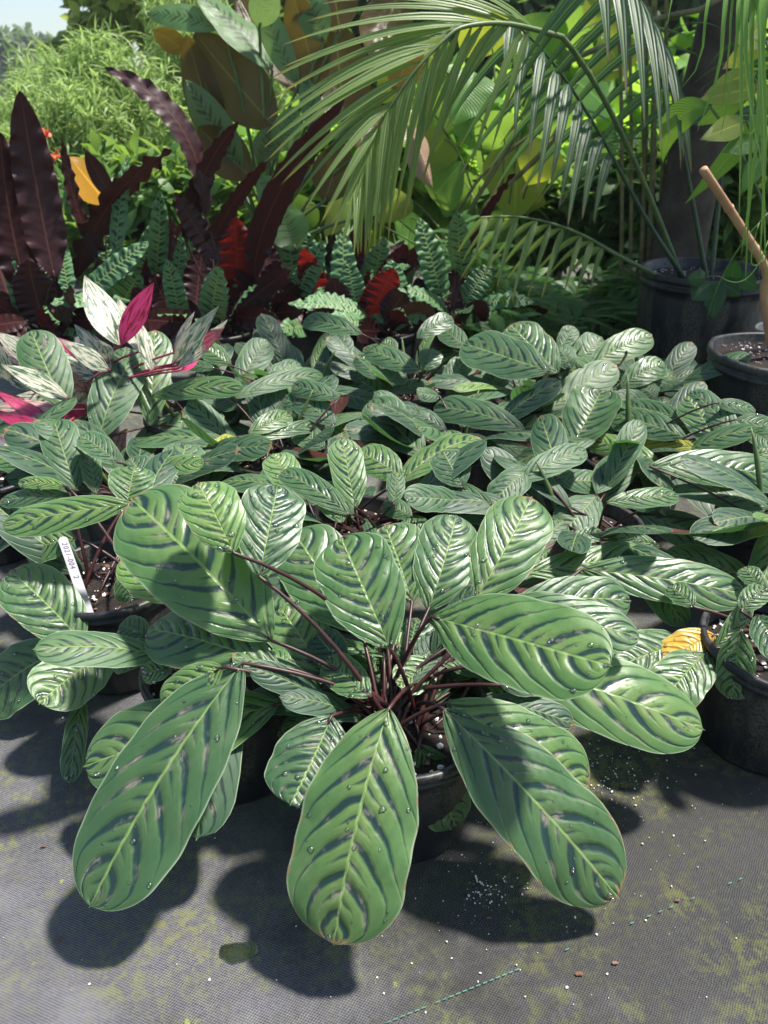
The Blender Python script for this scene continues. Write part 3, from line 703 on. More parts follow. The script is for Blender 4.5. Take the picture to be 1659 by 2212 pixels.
H2 = [(1188, 803, 1002, 742, 94, D_(L=.24, e=8, d=40)), (1206, 806, 1104, 702, 86, D_(L=.2)), (1175, 895, 1332, 790, 72, D_(L=.25)), (1208, 755, 1240, 705, 38, D_(L=.1)), (1235, 795, 1205, 750, 46, D_(L=.1)), (1045, 845, 1086, 804, 50, D_(L=.12)), (960, 836, 1010, 776, 48, D_(L=.14)), (975, 866, 1006, 824, 52, D_(L=.12))]
H3 = [(1246, 796, 1300, 728, 66, D_(L=.15)), (1270, 790, 1408, 722, 62, D_(L=.22)), (1325, 842, 1458, 812, 44, D_(L=.19)), (1340, 836, 1436, 784, 54, D_(L=.16)), (1420, 862, 1385, 834, 42, D_(L=.1)), (1320, 892, 1300, 840, 56, D_(L=.12)), (1410, 880, 1330, 860, 46, D_(L=.13))]
M2 = [(910, 803, 786, 752, 48, D_(L=.18)), (840, 868, 765, 815, 62, D_(L=.15)), (840, 830, 862, 798, 52, D_(L=.1)), (830, 846, 930, 830, 34, D_(L=.13)), (782, 886, 722, 850, 52, D_(L=.11)), (920, 800, 936, 754, 48, D_(L=.11)), (900, 730, 976, 684, 40, D_(L=.15, z=.3)), (783, 722, 655, 694, 40, D_(L=.18, z=.32)),
      (860, 756, 825, 738, 30, D_(L=.08)), (820, 820, 768, 770, 40, D_(L=.12)), (1010, 752, 955, 710, 44, D_(L=.13)), (720, 822, 690, 784, 44, D_(L=.09))]
N1 = [(725, 916, 640, 858, 56, D_(L=.15)), (690, 896, 612, 862, 46, D_(L=.13)), (500, 862, 697, 810, 38, D_(L=.25)), (735, 860, 630, 835, 40, D_(L=.16)), (536, 936, 628, 895, 42, D_(L=.14)), (530, 956, 705, 918, 30, D_(L=.22)), (700, 970, 640, 930, 54, D_(L=.11)), (440, 986, 588, 966, 52, D_(L=.18)), (436, 990, 512, 945, 42, D_(L=.12, m='ctn_yellow')), (690, 1060, 640, 990, 60, D_(L=.12))]
N2 = [(512, 830, 575, 733, 62, D_(L=.17)), (575, 812, 648, 785, 38, D_(L=.11)), (500, 790, 415, 735, 44, D_(L=.14)), (465, 796, 388, 785, 26, D_(L=.1)), (480, 890, 577, 893, 34, D_(L=.12, m='ctn_pale')), (600, 860, 660, 815, 40, D_(L=.12))]
N3 = [(330, 856, 525, 838, 42, D_(L=.24)), (213, 950, 282, 782, 95, D_(L=.22, d=40, Y=1.44)), (323, 920, 335, 714, 76, D_(L=.25)), (250, 822, 272, 750, 70, D_(L=.12)), (395, 956, 466, 880, 66, D_(L=.15)), (285, 962, 446, 905, 48, D_(L=.21, roll=-25)), (142, 886, 68, 715, 95, D_(L=.22, d=40, Y=1.46)), (520, 880, 470, 850, 50, D_(L=.1))]
Lp = [(165, 1060, 118, 908, 82, D_(L=.19)), (385, 1056, 402, 958, 86, D_(L=.14)), (125, 1030, -12, 985, 48, D_(L=.18)), (256, 1000, 175, 940, 54, D_(L=.13)), (206, 1066, 190, 980, 42, D_(L=.12)), (330, 1050, 280, 990, 60, D_(L=.12)), (330, 1010, 440, 1000, 40, D_(L=.14, m='ctn_pale'))]
Kp = [(105, 930, -12, 910, 48, D_(L=.16)), (60, 1010, -30, 1000, 40, D_(L=.14)), (90, 990, 30, 930, 46, D_(L=.12))]
A_ = ctenanthe('A', (.02, .68), 'large striped prayer plant whose three long leaves overhang the bare cloth', A, z0=.215, L0=.21, fill=24, hero=True, drops=22)
ctenanthe('B', (-.20, .765), 'striped prayer plant half buried under the biggest plant, showing a mostly bare black pot', B, z0=.21, L0=.12, fill=4, hero=True)
C_ = ctenanthe('C', (-.41, .97), 'striped prayer plant with a white name tag stuck in its perlite soil', C, z0=.23, L0=.18, fill=4, hero=True, drops=18)
ctenanthe('D', (.53, .81), 'striped prayer plant with one orange dying leaf beside its open pot rim', Dp, z0=.21, L0=.15, fill=2, hero=True)
ctenanthe('F', (.68, 1.15), 'striped prayer plant with a long flat leaf arching over its perlite soil', Fp, fill=17)
ctenanthe('G', (.33, 1.12), 'striped prayer plant with short rounded leaves on upright red stems, right behind the largest plant', Gp, L0=.14, fill=17)
ctenanthe('I', (-.05, 1.12), 'striped prayer plant with a leaf curled to its brown underside, directly behind the largest plant', Ip, fill=17)
ctenanthe('J', (.15, 1.48), 'striped prayer plant with dark maroon leaf undersides showing and a bare pot rim', Jp, fill=19)
ctenanthe('H', (.50, 1.40), 'striped prayer plant with one bright yellow leaf', Hp, fill=18)
ctenanthe('H2', (.36, 1.72), 'striped prayer plant with a broad silvery wet leaf, beside the ferny ground cover', H2, z0=.25, fill=19)
ctenanthe('H3', (.62, 1.73), 'striped prayer plant with pale arching leaves in front of the limed black tub', H3, z0=.25, fill=19)
ctenanthe('M2', (.06, 1.80), 'striped prayer plant below the hanging palm frond, two leaves lifted above the rest', M2, z0=.25, fill=22)
ctenanthe('N1', (-.22, 1.42), 'striped prayer plant with a yellow leaf among flat outstretched ones', N1, fill=21)
ctenanthe('N2', (-.20, 1.74), 'striped prayer plant in front of the red-backed wavy leaves', N2, z0=.25, fill=22)
ctenanthe('N3', (-.43, 1.62), 'striped prayer plant with upright dewy leaves mingling with the pink tricolour plant', N3, z0=.25, fill=3)
ctenanthe('L', (-.46, 1.27), 'striped prayer plant on long bare stems behind the tagged pot', Lp, fill=18)
ctenanthe('K', (-.76, 1.33), 'striped prayer plant at the end of the row below the pink tricolour plant', Kp, fill=5)
for root, lst in DROPS.items():
    V, Fc = [], []
    for (p, n, r) in lst:
        a = n.cross(Vector((.31, .77, .55))).normalized(); b = n.cross(a); k = len(V); el = random.uniform(.8, 1.5)
        for q in drop_v: V.append(p + (a * q[0] * el + b * q[1]) * r + n * (q[2] * r * .62 + r * .25))
        Fc += [tuple(i + k for i in f) for f in drop_f]
    obj('water_drops', V, Fc, M['water'], root, kind='stuff')

# name tag stuck in the pot
def name_tag():
    tp, bt = P(134, 1160, 1.0), P(187, 1312, .90)
    ax = (bt - tp).normalized(); tc = (CAM - (tp + bt) / 2).normalized()
    n = (tc - ax * tc.dot(ax)).normalized(); s = ax.cross(n).normalized()
    root = thing('plant_tag', 'white plastic plant tag with pencilled numbers standing in the pot soil', 'plant tag', bt)
    L = (bt - tp).length + .015; hw = .0068; th = .0006; prof2 = []
    for k in range(9):
        a = math.pi * k / 8; prof2.append((-hw * math.cos(a), hw * (1 - math.sin(a))))
    prof2 += [(hw, L), (-hw, L)]
    V = [tp + s * x + ax * y + n * th for x, y in prof2] + [tp + s * x + ax * y - n * th for x, y in prof2]
    m = len(prof2); Fc = [tuple(range(m)), tuple(range(2 * m - 1, m - 1, -1))] + [(k, k + m, (k + 1) % m + m, (k + 1) % m) for k in range(m)]
    obj('stake', V, Fc, M['tagwhite'], root, smooth=False)
    cu = bpy.data.curves.new('handwriting', 'FONT'); cu.body = '2021-004  2'; cu.size = .0105; cu.shear = .25; cu.space_character = 1.25; cu.space_word = 1.5; cu.extrude = .00005
    cu.materials.append(M['ink'])
    o = bpy.data.objects.new('handwriting', cu); COL.objects.link(o)
    xa, ya = ax, n.cross(ax)
    pos = tp + ax * .011 - ya * .003 + n * (th + .0003)
    mat = Matrix((xa, ya, n)).transposed().to_4x4(); mat.translation = pos
    dg = bpy.context.evaluated_depsgraph_get(); me = bpy.data.meshes.new_from_object(o.evaluated_get(dg)); bpy.data.objects.remove(o)
    me.transform(mat); q = bpy.data.objects.new('handwriting', me); COL.objects.link(q); attach(q, root)
name_tag()

# ------------------------------------------------------------------ generic hand-placed leafy plant
def leafy(name, label, cat, c, leaves, Yoff, shape, mat, stem_mat, zt, group=None, pot=None, pot_mat='pot', wave=(0, 6), nv=24, nu=6, stem_r=.004, back=False, f=.8, **kw):
    root = thing(name, label, cat, (c[0], c[1], 0), group)
    if pot: make_pot(root, (c[0], c[1], .002), pot[0], pot[1], pot[2], M[pot_mat], perlite=40)
    for spec in leaves:
        bx, by, tx, ty, wpx = spec[:5]; op = dict(spec[5]) if len(spec) > 5 else {}
        Yb = op.get('Y', Yoff); base = P(bx, by, Yb); tip = P(tx, ty, op.get('Yt', Yb + op.get('dY', random.uniform(-.08, .12))))
        mid = (base + tip) / 2; tc = (CAM - mid).normalized(); ff = op.get('f', f)
        nh = (tc * ff + Vector((0, 0, 1)) * (1 - ff)).normalized()
        if op.get('back', back): nh = -tc
        ax = (tip - base).normalized(); roll = op.get('roll', random.uniform(-18, 18))
        nh = Matrix.Rotation(R(roll), 3, ax) @ nh
        n0 = (nh - ax * nh.dot(ax)).normalized()
        W = wpx / F * dist_f(mid) / max(.5, abs(n0.dot(tc)))
        ctrl = None
        if 'mid' in op: mp = P(op['mid'][0], op['mid'][1], (base.y + tip.y) / 2); ctrl = mp * 2 - (base + tip) / 2
        leaf(root, base, tip, W, nh, M[op.get('m', mat)], shape=op.get('s', shape), nv=op.get('nv', nv), nu=nu, arch=op.get('arch', kw.get('arch', .05)), curl=kw.get('curl', .1),
             cup=op.get('cup', kw.get('cup', .05)), wave=op.get('wave', wave), twist=op.get('twist', random.uniform(-.4, .4)), ctrl=ctrl)
        pts = stem_curve(c, base, ax, zt, .02, 8); pts.append(base + ax * .02)
        tube('stem', pts, stem_r * 1.2, stem_r * .7, M[op.get('sm', stem_mat)], root, 6)
    return root

# rattlesnake plants (wavy leaves, burgundy undersides)
Wv = [
 (-1.05, 2.32, 'wavy rattlesnake plant with tall burgundy upright leaves at the end of the row', [(118, 600, 43, 195, 88), (62, 640, 0, 285, 95), (40, 700, -40, 470, 110), (135, 690, 108, 470, 62), (95, 700, 60, 560, 80), (20, 740, -20, 620, 90),
    (150, 640, 128, 505, 32, D_(back=False)), (180, 640, 322, 522, 46, D_(back=False)), (60, 700, 10, 540, 40, D_(back=False, f=.5))]),
 (-.78, 2.45, 'wavy rattlesnake plant with a twisted burgundy leaf and long narrow one', [(165, 600, 370, 322, 48, D_(roll=60, mid=(240, 440))), (212, 560, 135, 302, 26, D_(roll=40)), (300, 700, 372, 470, 56), (335, 600, 345, 412, 40, D_(back=False)), (250, 560, 276, 335, 32, D_(back=False)), (376, 640, 392, 500, 28, D_(back=False)),
    (260, 680, 215, 560, 60), (330, 700, 250, 600, 56, D_(back=False)), (240, 690, 300, 590, 60, D_(back=False)), (380, 700, 420, 560, 60)]),
 (-.50, 2.32, 'wavy rattlesnake plant with a long burgundy leaf leaning over the pale shrub', [(446, 470, 225, 147, 46, D_(mid=(385, 275), roll=35)), (400, 520, 516, 262, 42, D_(mid=(438, 380), roll=30)), (440, 560, 582, 342, 32, D_(roll=40)), (470, 560, 378, 415, 50), (455, 700, 476, 575, 48, D_(back=False)), (395, 720, 330, 590, 60), (420, 700, 440, 520, 66), (350, 720, 290, 620, 56), (480, 700, 430, 600, 60), (390, 700, 360, 560, 42, D_(back=False))]),
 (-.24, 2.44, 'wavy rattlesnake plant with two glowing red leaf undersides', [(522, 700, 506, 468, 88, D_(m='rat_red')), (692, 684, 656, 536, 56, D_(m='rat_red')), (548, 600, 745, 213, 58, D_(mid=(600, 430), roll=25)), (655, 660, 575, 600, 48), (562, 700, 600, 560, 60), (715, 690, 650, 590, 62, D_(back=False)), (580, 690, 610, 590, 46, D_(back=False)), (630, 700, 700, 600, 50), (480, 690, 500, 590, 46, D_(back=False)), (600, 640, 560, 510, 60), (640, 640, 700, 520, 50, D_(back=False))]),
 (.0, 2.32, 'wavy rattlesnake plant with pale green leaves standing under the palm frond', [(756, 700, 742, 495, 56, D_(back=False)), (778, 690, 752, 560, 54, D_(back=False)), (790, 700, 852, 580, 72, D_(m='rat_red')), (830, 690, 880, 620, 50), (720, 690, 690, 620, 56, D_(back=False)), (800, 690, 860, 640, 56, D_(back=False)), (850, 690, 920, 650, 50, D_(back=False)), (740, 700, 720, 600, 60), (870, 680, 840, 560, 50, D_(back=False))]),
 (.24, 2.42, 'wavy rattlesnake plant with two lime green spotted leaves beside the ferny ground cover', [(952, 640, 905, 470, 54, D_(back=False)), (1000, 600, 988, 455, 42, D_(back=False)), (980, 670, 985, 580, 62), (985, 600, 1118, 362, 22, D_(roll=50)), (990, 680, 1120, 632, 40, D_(back=False)), (1000, 690, 1095, 660, 44, D_(back=False)), (960, 690, 900, 640, 46, D_(back=False)), (1000, 660, 1060, 570, 50, D_(back=False)), (940, 690, 900, 600, 56)]),
 (-.62, 2.78, 'wavy rattlesnake plant in the back row behind the orange leaf', [(300, 640, 330, 480, 50, D_(back=False)), (340, 640, 400, 480, 50), (420, 640, 430, 470, 44, D_(back=False)), (270, 640, 220, 520, 50, D_(back=False)), (380, 640, 350, 500, 50)]),
 (-.08, 2.80, 'wavy rattlesnake plant in the back row behind the red undersides', [(640, 640, 620, 470, 54, D_(back=False)), (690, 640, 660, 500, 54, D_(back=False)), (730, 640, 790, 480, 54), (800, 640, 830, 510, 50, D_(back=False)), (860, 640, 880, 540, 46, D_(back=False))]),
]
for (x, y, lab, lv) in Wv:
    rt_ = leafy('rattlesnake_plant', lab, 'potted plant', (x, y), lv, y, 'wavy', 'rat', 'stem_red', .15, 'wavy rattlesnake plants in a row', (.10, .082, .165), wave=(.20, 9), nv=54, nu=10, stem_r=.0035, back=True)
    for k in range(11):
        az = rng.uniform(3.3, 6.1) if k < 7 else rng.random() * 6.283; el = R(rng.uniform(-5, 28 if k < 7 else 65)); L = rng.uniform(.18, .26); zb = rng.uniform(.15, .22)
        b = Vector((x + .05 * math.cos(az), y + .05 * math.sin(az), zb)); tp = b + Vector((math.cos(az) * math.cos(el), math.sin(az) * math.cos(el), math.sin(el))) * L
        leaf(rt_, b, tp, rng.uniform(.05, .075), (Vector((rng.normal() * .3, -.5, .8)) if rng.random() < .25 else Vector((rng.normal() * .3, .9, -.2))), M['rat'], shape='wavy', nv=36, nu=8, wave=(.2, 8), arch=.10)
        tube('stem', stem_curve((x, y), b, None, .14, n=5), .004, .003, M['stem_red'], rt_, 5)

# pink, cream and green tricolour plant
S1 = [(258, 746, 182, 595, 78, D_(back=False)), (262, 746, 333, 610, 56, D_(back=True, m='str_pink', roll=25)), (375, 786, 474, 660, 42), (382, 790, 486, 707, 46, D_(m='str_pink')), (376, 762, 421, 672, 24), (222, 796, 104, 724, 36, D_(back=True)), (222, 822, 120, 768, 52),
      (78, 842, 0, 770, 66), (102, 772, -5, 754, 32, D_(m='str_pink')), (162, 870, 14, 862, 38), (88, 908, -14, 842, 46, D_(back=True)), (62, 902, -14, 886, 36, D_(back=True)), (135, 926, 216, 814, 62), (245, 986, 276, 925, 34, D_(m='str_pink')), (236, 782, 214, 734, 34),
      (120, 980, 60, 940, 36, D_(back=True)), (60, 980, 20, 950, 40), (190, 850, 150, 800, 36, D_(m='str_pink')), (120, 800, 90, 720, 32), (30, 830, -20, 720, 40), (150, 850, 60, 800, 36, D_(m='str_pink')), (330, 800, 300, 690, 36), (200, 880, 120, 900, 36, D_(back=True)), (240, 800, 160, 700, 44), (390, 800, 440, 730, 34, D_(back=True)), (70, 960, -10, 930, 40, D_(m='str_pink')), (150, 862, 0, 786, 52, D_(Y=1.46)), (140, 892, -25, 880, 44, D_(Y=1.44, m='str_pink')), (112, 802, -12, 716, 48), (132, 928, -12, 842, 44, D_(Y=1.42, back=True)), (120, 934, -18, 892, 36, D_(Y=1.42, back=True)), (236, 800, 132, 735, 46, D_(Y=1.5)), (385, 795, 492, 690, 40, D_(Y=1.5)), (300, 760, 255, 640, 40)]
leafy('tricolour_prayer_plant', 'tricolour plant with pink, cream and green leaves and magenta undersides', 'potted plant', (-.72, 1.68), [(*q[:4], q[4] * .78, *q[5:]) for q in S1], 1.56, 'lance', 'str', 'stem_pink', .15, None, (.10, .082, .165), nv=22, nu=8, stem_r=.003, f=.75)

# big calathea with brown-backed paddles
Q = [(597, 278, 420, 70, 128, D_(back=True, roll=0, twist=.1, nv=30)), (468, 330, 402, 74, 82, D_(back=True)), (402, 112, 332, 66, 46, D_(back=True)), (522, 372, 400, 172, 74, D_(back=False, dY=-.05)), (545, 385, 428, 275, 92, D_(back=True)), (482, 62, 318, 28, 42, D_(m='lut_green')),
     (588, 152, 420, -16, 62, D_(roll=40)), (655, 205, 508, -24, 62, D_(back=True, roll=25)), (645, 185, 545, -36, 58, D_(m='lut_green')), (690, 215, 628, -24, 92, D_(back=True)), (742, 268, 720, 42, 128, D_(back=True)), (735, 70, 718, -50, 84, D_(back=True)),
     (805, 130, 866, -28, 104, D_(back=True)), (700, 436, 742, 308, 96, D_(back=True)), (560, 352, 592, 272, 58), (690, 300, 655, 160, 50, D_(m='lut_green')), (600, 330, 640, 230, 60, D_(m='lut_green')), (470, 300, 360, 290, 40, D_(m='lut_green')), (620, 470, 560, 380, 70, D_(m='lut_green')), (640, 540, 600, 440, 90, D_(m='lut_green', Y=2.75)),
     (780, 330, 800, 180, 80, D_(back=True)), (850, 200, 900, 60, 80, D_(back=True)), (700, 90, 660, -30, 70, D_(m='lut_green')), (560, 60, 590, -40, 60, D_(m='lut_green')), (780, 470, 830, 350, 80, D_(m='lut_green'))]
leafy('big_calathea', 'big calathea with broad paddle leaves, brown beneath, towering over the rattlesnake plants', 'potted plant', (-.45, 3.15), Q, 3.1, 'broad', 'lut', 'stem_green', .24, None, (.16, .13, .27), nv=22, nu=8, stem_r=.007, wave=(.03, 2.5))
OR = [(234, 442, 150, 338, 62, D_(back=True, f=1, roll=10)), (246, 432, 186, 326, 38, D_(m='rat', back=True))]
leafy('dying_calathea', 'small calathea with a glowing orange leaf behind the burgundy wavy leaves', 'potted plant', (-.98, 2.74), OR, 2.50, 'broad', 'orange', 'stem_olive', .13, None, (.08, .066, .14), stem_r=.003)

# ------------------------------------------------------------------ palm in the limed tub
PC = (.985, 2.42)
palm = thing('potted_palm', 'palm in a large black tub streaked with lime, frond arching far to one side', 'potted plant', (PC[0], PC[1], 0))
make_pot(palm, (PC[0], PC[1], .002), .192, .165, .325, M['pot_limed'], .03, 64)
def frond(rach, leaflets_l, leaflets_r, mat, petiole, wid=.022, r0=.007, nl=16):
    ob = tube('frond_stalk', petiole + rach, r0, .0022, M['stem_green'] if mat == 'palm' else M['stem_dark'], palm, 7)
    for (lst) in (leaflets_l, leaflets_r):
        for (a, b, sag) in lst:
            nh = Vector((0, -.75, .65)); L = (b - a).length
            c = (a + b) / 2 + Vector((0, 0, sag * L))
            V, Fc, UV = leaf_data(a, b, wid * random.uniform(.85, 1.15), nh, 'leaflet', nv=nl, nu=4, cup=.45, curl=0, twist=random.uniform(-.6, .6), ctrl=c, seed=random.randrange(1 << 30))
            obj('leaflet', V, Fc, M[mat], ob, uvs=UV)['variation'] = random.random()
def poly(pts, n):
    d = [0.0]
    for i in range(1, len(pts)): d.append(d[-1] + (pts[i] - pts[i - 1]).length)
    out = []
    for k in range(n):
        s = d[-1] * k / (n - 1); i = max(j for j in range(len(d)) if d[j] <= s + 1e-9); i = min(i, len(pts) - 2)
        f = (s - d[i]) / max(1e-9, d[i + 1] - d[i])
        m0 = (pts[i + 1] - pts[max(i - 1, 0)]) * .5; m1 = (pts[min(i + 2, len(pts) - 1)] - pts[i]) * .5
        h00, h10, h01, h11 = 2 * f ** 3 - 3 * f * f + 1, f ** 3 - 2 * f * f + f, -2 * f ** 3 + 3 * f * f, f ** 3 - f * f
        out.append(pts[i] * h00 + m0 * h10 + pts[i + 1] * h01 + m1 * h11)
    return out
# the long frond: rachis pixels with distance, leaflet tips measured on the photograph
RP = [(1215, 80, 2.20), (1097, 52, 2.12), (1003, 58, 2.05), (959, 87, 2.02), (894, 156, 1.98), (839, 236, 1.95), (799, 309, 1.93), (772, 362, 1.92)]
rach = poly([P(*p) for p in RP], 40)
left_t = [(860, -60), (760, -30), (690, 10), (650, 50), (605, 100), (600, 150), (575, 175), (585, 215), (572, 262), (570, 292), (566, 322), (572, 352), (584, 392), (604, 402), (640, 425), (655, 460), (690, 490), (715, 515), (738, 535), (765, 552)]
right_t = [(1060, 330), (1010, 380), (965, 250), (930, 350), (900, 330), (905, 420), (885, 380), (880, 470), (868, 502), (850, 480), (838, 530), (826, 512), (818, 545), (808, 552), (797, 548), (788, 560), (780, 550), (774, 556)]
LL, RL = [], []
for k, (x, y) in enumerate(left_t):
    i = int(5 + (len(rach) - 6) * k / (len(left_t) - 1)); a = rach[i]; LL.append((a, P(x, y, a.y - .06 - .10 * random.random()), .12))
for k, (x, y) in enumerate(right_t):
    i = int(6 + (len(rach) - 7) * k / (len(right_t) - 1)); a = rach[i]; RL.append((a, P(x, y, a.y - .02 - .10 * random.random()), .16))
b0 = Vector((PC[0] - .06, PC[1], .28))
pet = bez(b0, P(1330, 210, 2.42), P(1215, 80, 2.20), 10)[:-1]
frond(rach, LL, RL, 'palm', pet, .021, .008)
# further fronds
def auto_frond(pts, n, Lmax, droop, mat, wid=.03, petfrac=.4, nl=12):
    pl = poly(pts, 36); i0 = int(36 * petfrac); LLx, RLx = [], []
    for s, dst in ((1, LLx), (-1, RLx)):
        for k in range(n):
            f = (k + .5) / n; i = i0 + int((35 - i0) * f); a = pl[i]
            tg = (pl[min(i + 1, 35)] - pl[i - 1]).normalized(); sd = tg.cross(Vector((0, 0, 1))).normalized() * s
            L = Lmax * (math.sin(math.pi * (.12 + .8 * f)) ** .7) * random.uniform(.85, 1.1)
            b = a + (sd * .5 + tg * .45).normalized() * L * .75 + Vector((0, 0, -droop * L))
            dst.append((a, b, .18))
    frond(pl, LLx, RLx, mat, [], wid, .008, nl)
c0 = Vector((PC[0] - .05, PC[1] - .02, .28))
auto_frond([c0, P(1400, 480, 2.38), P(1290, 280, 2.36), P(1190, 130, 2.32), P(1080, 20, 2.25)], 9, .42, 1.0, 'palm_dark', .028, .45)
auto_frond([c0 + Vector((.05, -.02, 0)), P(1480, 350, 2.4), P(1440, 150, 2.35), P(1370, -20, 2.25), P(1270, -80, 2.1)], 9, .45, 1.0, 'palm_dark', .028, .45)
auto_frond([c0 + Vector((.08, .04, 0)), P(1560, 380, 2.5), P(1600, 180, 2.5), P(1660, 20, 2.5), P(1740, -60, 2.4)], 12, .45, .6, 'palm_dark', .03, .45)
auto_frond([c0 + Vector((-.03, -.02, 0)), P(1350, 560, 2.32), P(1240, 500, 2.28), P(1130, 470, 2.24), P(1030, 470, 2.2)], 9, .25, .9, 'palm', .018, .4)
# weed with lobed leaves over the tub's edge
wr = thing('creeping_weed', 'small creeping weed with dark lobed leaves hanging over the limed tub', 'weed', P(1580, 620, 2.36))
for (bx, by, tx, ty, wpx) in [(1530, 615, 1495, 650, 60), (1548, 618, 1540, 690, 46), (1560, 612, 1600, 640, 40), (1520, 600, 1480, 600, 36), (1600, 600, 1640, 625, 40), (1545, 640, 1520, 660, 30), (1580, 600, 1590, 560, 36)]:
    b, t_ = P(bx, by, 2.22), P(tx, ty, 2.2 - .02 * random.random()); W = wpx / F * dist_f(b)
    leaf(wr, b, t_, W, (CAM - b).normalized(), M['ivy'], shape='heart', nv=14, nu=6, wave=(.18, 5), arch=.06)
    tube('stem', bez(P(1590, 615, 2.30), P((1590 + bx) / 2, by - 12, 2.26), b, 6), .0022, .0014, M['stem_green'], wr, 5)

# ------------------------------------------------------------------ arched black pot with the cut cane and ribbon leaves
CP = (.905, 1.70)
rb_ = thing('cane_plant', 'black pot with embossed arches holding a cut tan cane and hanging lime ribbon leaves', 'potted plant', (CP[0], CP[1], 0))
make_pot(rb_, (CP[0], CP[1], .002), .158, .135, .285, M['pot'], .02, 64, .10, arches=16, perlite=120)
cp = poly([Vector((.885, 1.69, .255)), P(1651, 640, 1.68), P(1655, 585, 1.67), P(1600, 490, 1.62), P(1519, 366, 1.56)], 24)
tube('cut_cane', cp, .0100, .0082, M['cane'], rb_, 10)
for i in (8, 13, 18): tube('cane_node', [cp[i] - (cp[i + 1] - cp[i]) * .06, cp[i] + (cp[i + 1] - cp[i]) * .06], .0100, .0100, M['cane'], rb_, 10)
tube('crown_stem', poly([Vector((.96, 1.76, .255)), Vector((1.0, 1.8, .7)), Vector((.99, 1.8, 1.45))], 12), .014, .011, M['cane'], rb_, 9)
top = Vector((.99, 1.8, 1.44))
for (x0, x1, y1, x2, y2, wpx, Y) in [(1452, 1440, 60, 1428, 75, 10, 1.55), (1530, 1512, 130, 1472, 190, 17, 1.5), (1568, 1552, 150, 1506, 284, 19, 1.48), (1597, 1588, 120, 1556, 295, 16, 1.5), (1612, 1615, 180, 1652, 385, 17, 1.5),
        (1636, 1645, 120, 1668, 300, 13, 1.55), (1650, 1640, 250, 1600, 560, 15, 1.52), (1625, 1622, 260, 1610, 610, 13, 1.56), (1645, 1652, 300, 1640, 590, 14, 1.5), (1605, 1600, 300, 1596, 480, 12, 1.6), (1655, 1630, 330, 1618, 470, 15, 1.54), (1583, 1575, 100, 1560, 230, 11, 1.6), (1640, 1650, 440, 1655, 640, 10, 1.53)]:
    pts = poly([top, P(x0 + 40, -150, (Y + top.y) / 2 - .02), P(x0, -10, Y), P(x1, y1, Y - .01), P(x2, y2, Y - .02)], 26)
    Wd = 1.05 * wpx / F * dist_f(pts[-1]); V, UV, Fc = [], [], []
    for i, p in enumerate(pts):
        tg = (pts[min(i + 1, 25)] - pts[max(i - 1, 0)]).normalized(); s = tg.cross(Vector((.25, -.9, .35))).normalized(); hw = Wd / 2 * (min(1, .5 + i / 6) * (1 - (i / 25) ** 4 * .96)); n = s.cross(tg)
        for u in (-1, 0, 1): V.append(p + s * (u * hw) + n * (abs(u) * hw * .35)); UV.append((u * .5 + .5, i / 25))
    for i in range(25):
        for j in range(2): Fc.append((i * 3 + j, i * 3 + j + 1, (i + 1) * 3 + j + 1, (i + 1) * 3 + j))
    obj('ribbon_leaf', V, Fc, M['ribbon'], rb_, uvs=UV)['variation'] = random.random()
for (a, m_, b) in [((1659, 460), (1560, 560), (1530, 680)), ((1640, 480), (1600, 610), (1650, 560)), ((1659, 520), (1620, 640), (1560, 600)), ((1659, 250), (1580, 330), (1545, 385))]:
    tube('dry_thread', bez(P(*a, 1.55), P(*m_, 1.5), P(*b, 1.52), 14), .0012, .0006, M['ribbon'], rb_, 4)

# ginger with yellow-green leaves in the small pale pot
GI = [(1640, 150, 1520, 205, 40, D_(m='ginger')), (1645, 190, 1500, 222, 44, D_(m='ginger')), (1625, 200, 1505, 272, 40, D_(m='midgreen')), (1612, 262, 1512, 302, 36, D_(m='ginger')), (1535, 232, 1432, 352, 60, D_(m='midgreen', mid=(1462, 262))), (1650, 245, 1478, 442, 44, D_(m='midgreen', mid=(1580, 330))),
      (1640, 300, 1560, 330, 34, D_(m='midgreen')), (1600, 110, 1650, 40, 40, D_(m='ginger')), (1655, 90, 1560, 150, 40, D_(m='ginger')), (1650, 330, 1600, 420, 36)]
leafy('ginger_plant', 'shell ginger with yellow green leaves in a small pale grey pot between the black tubs', 'potted plant', (1.13, 2.12), GI, 2.08, 'lance', 'midgreen', 'stem_green', .20, None, (.09, .078, .22), 'grey_pot', nv=20, nu=6, stem_r=.004, wave=(.04, 2))

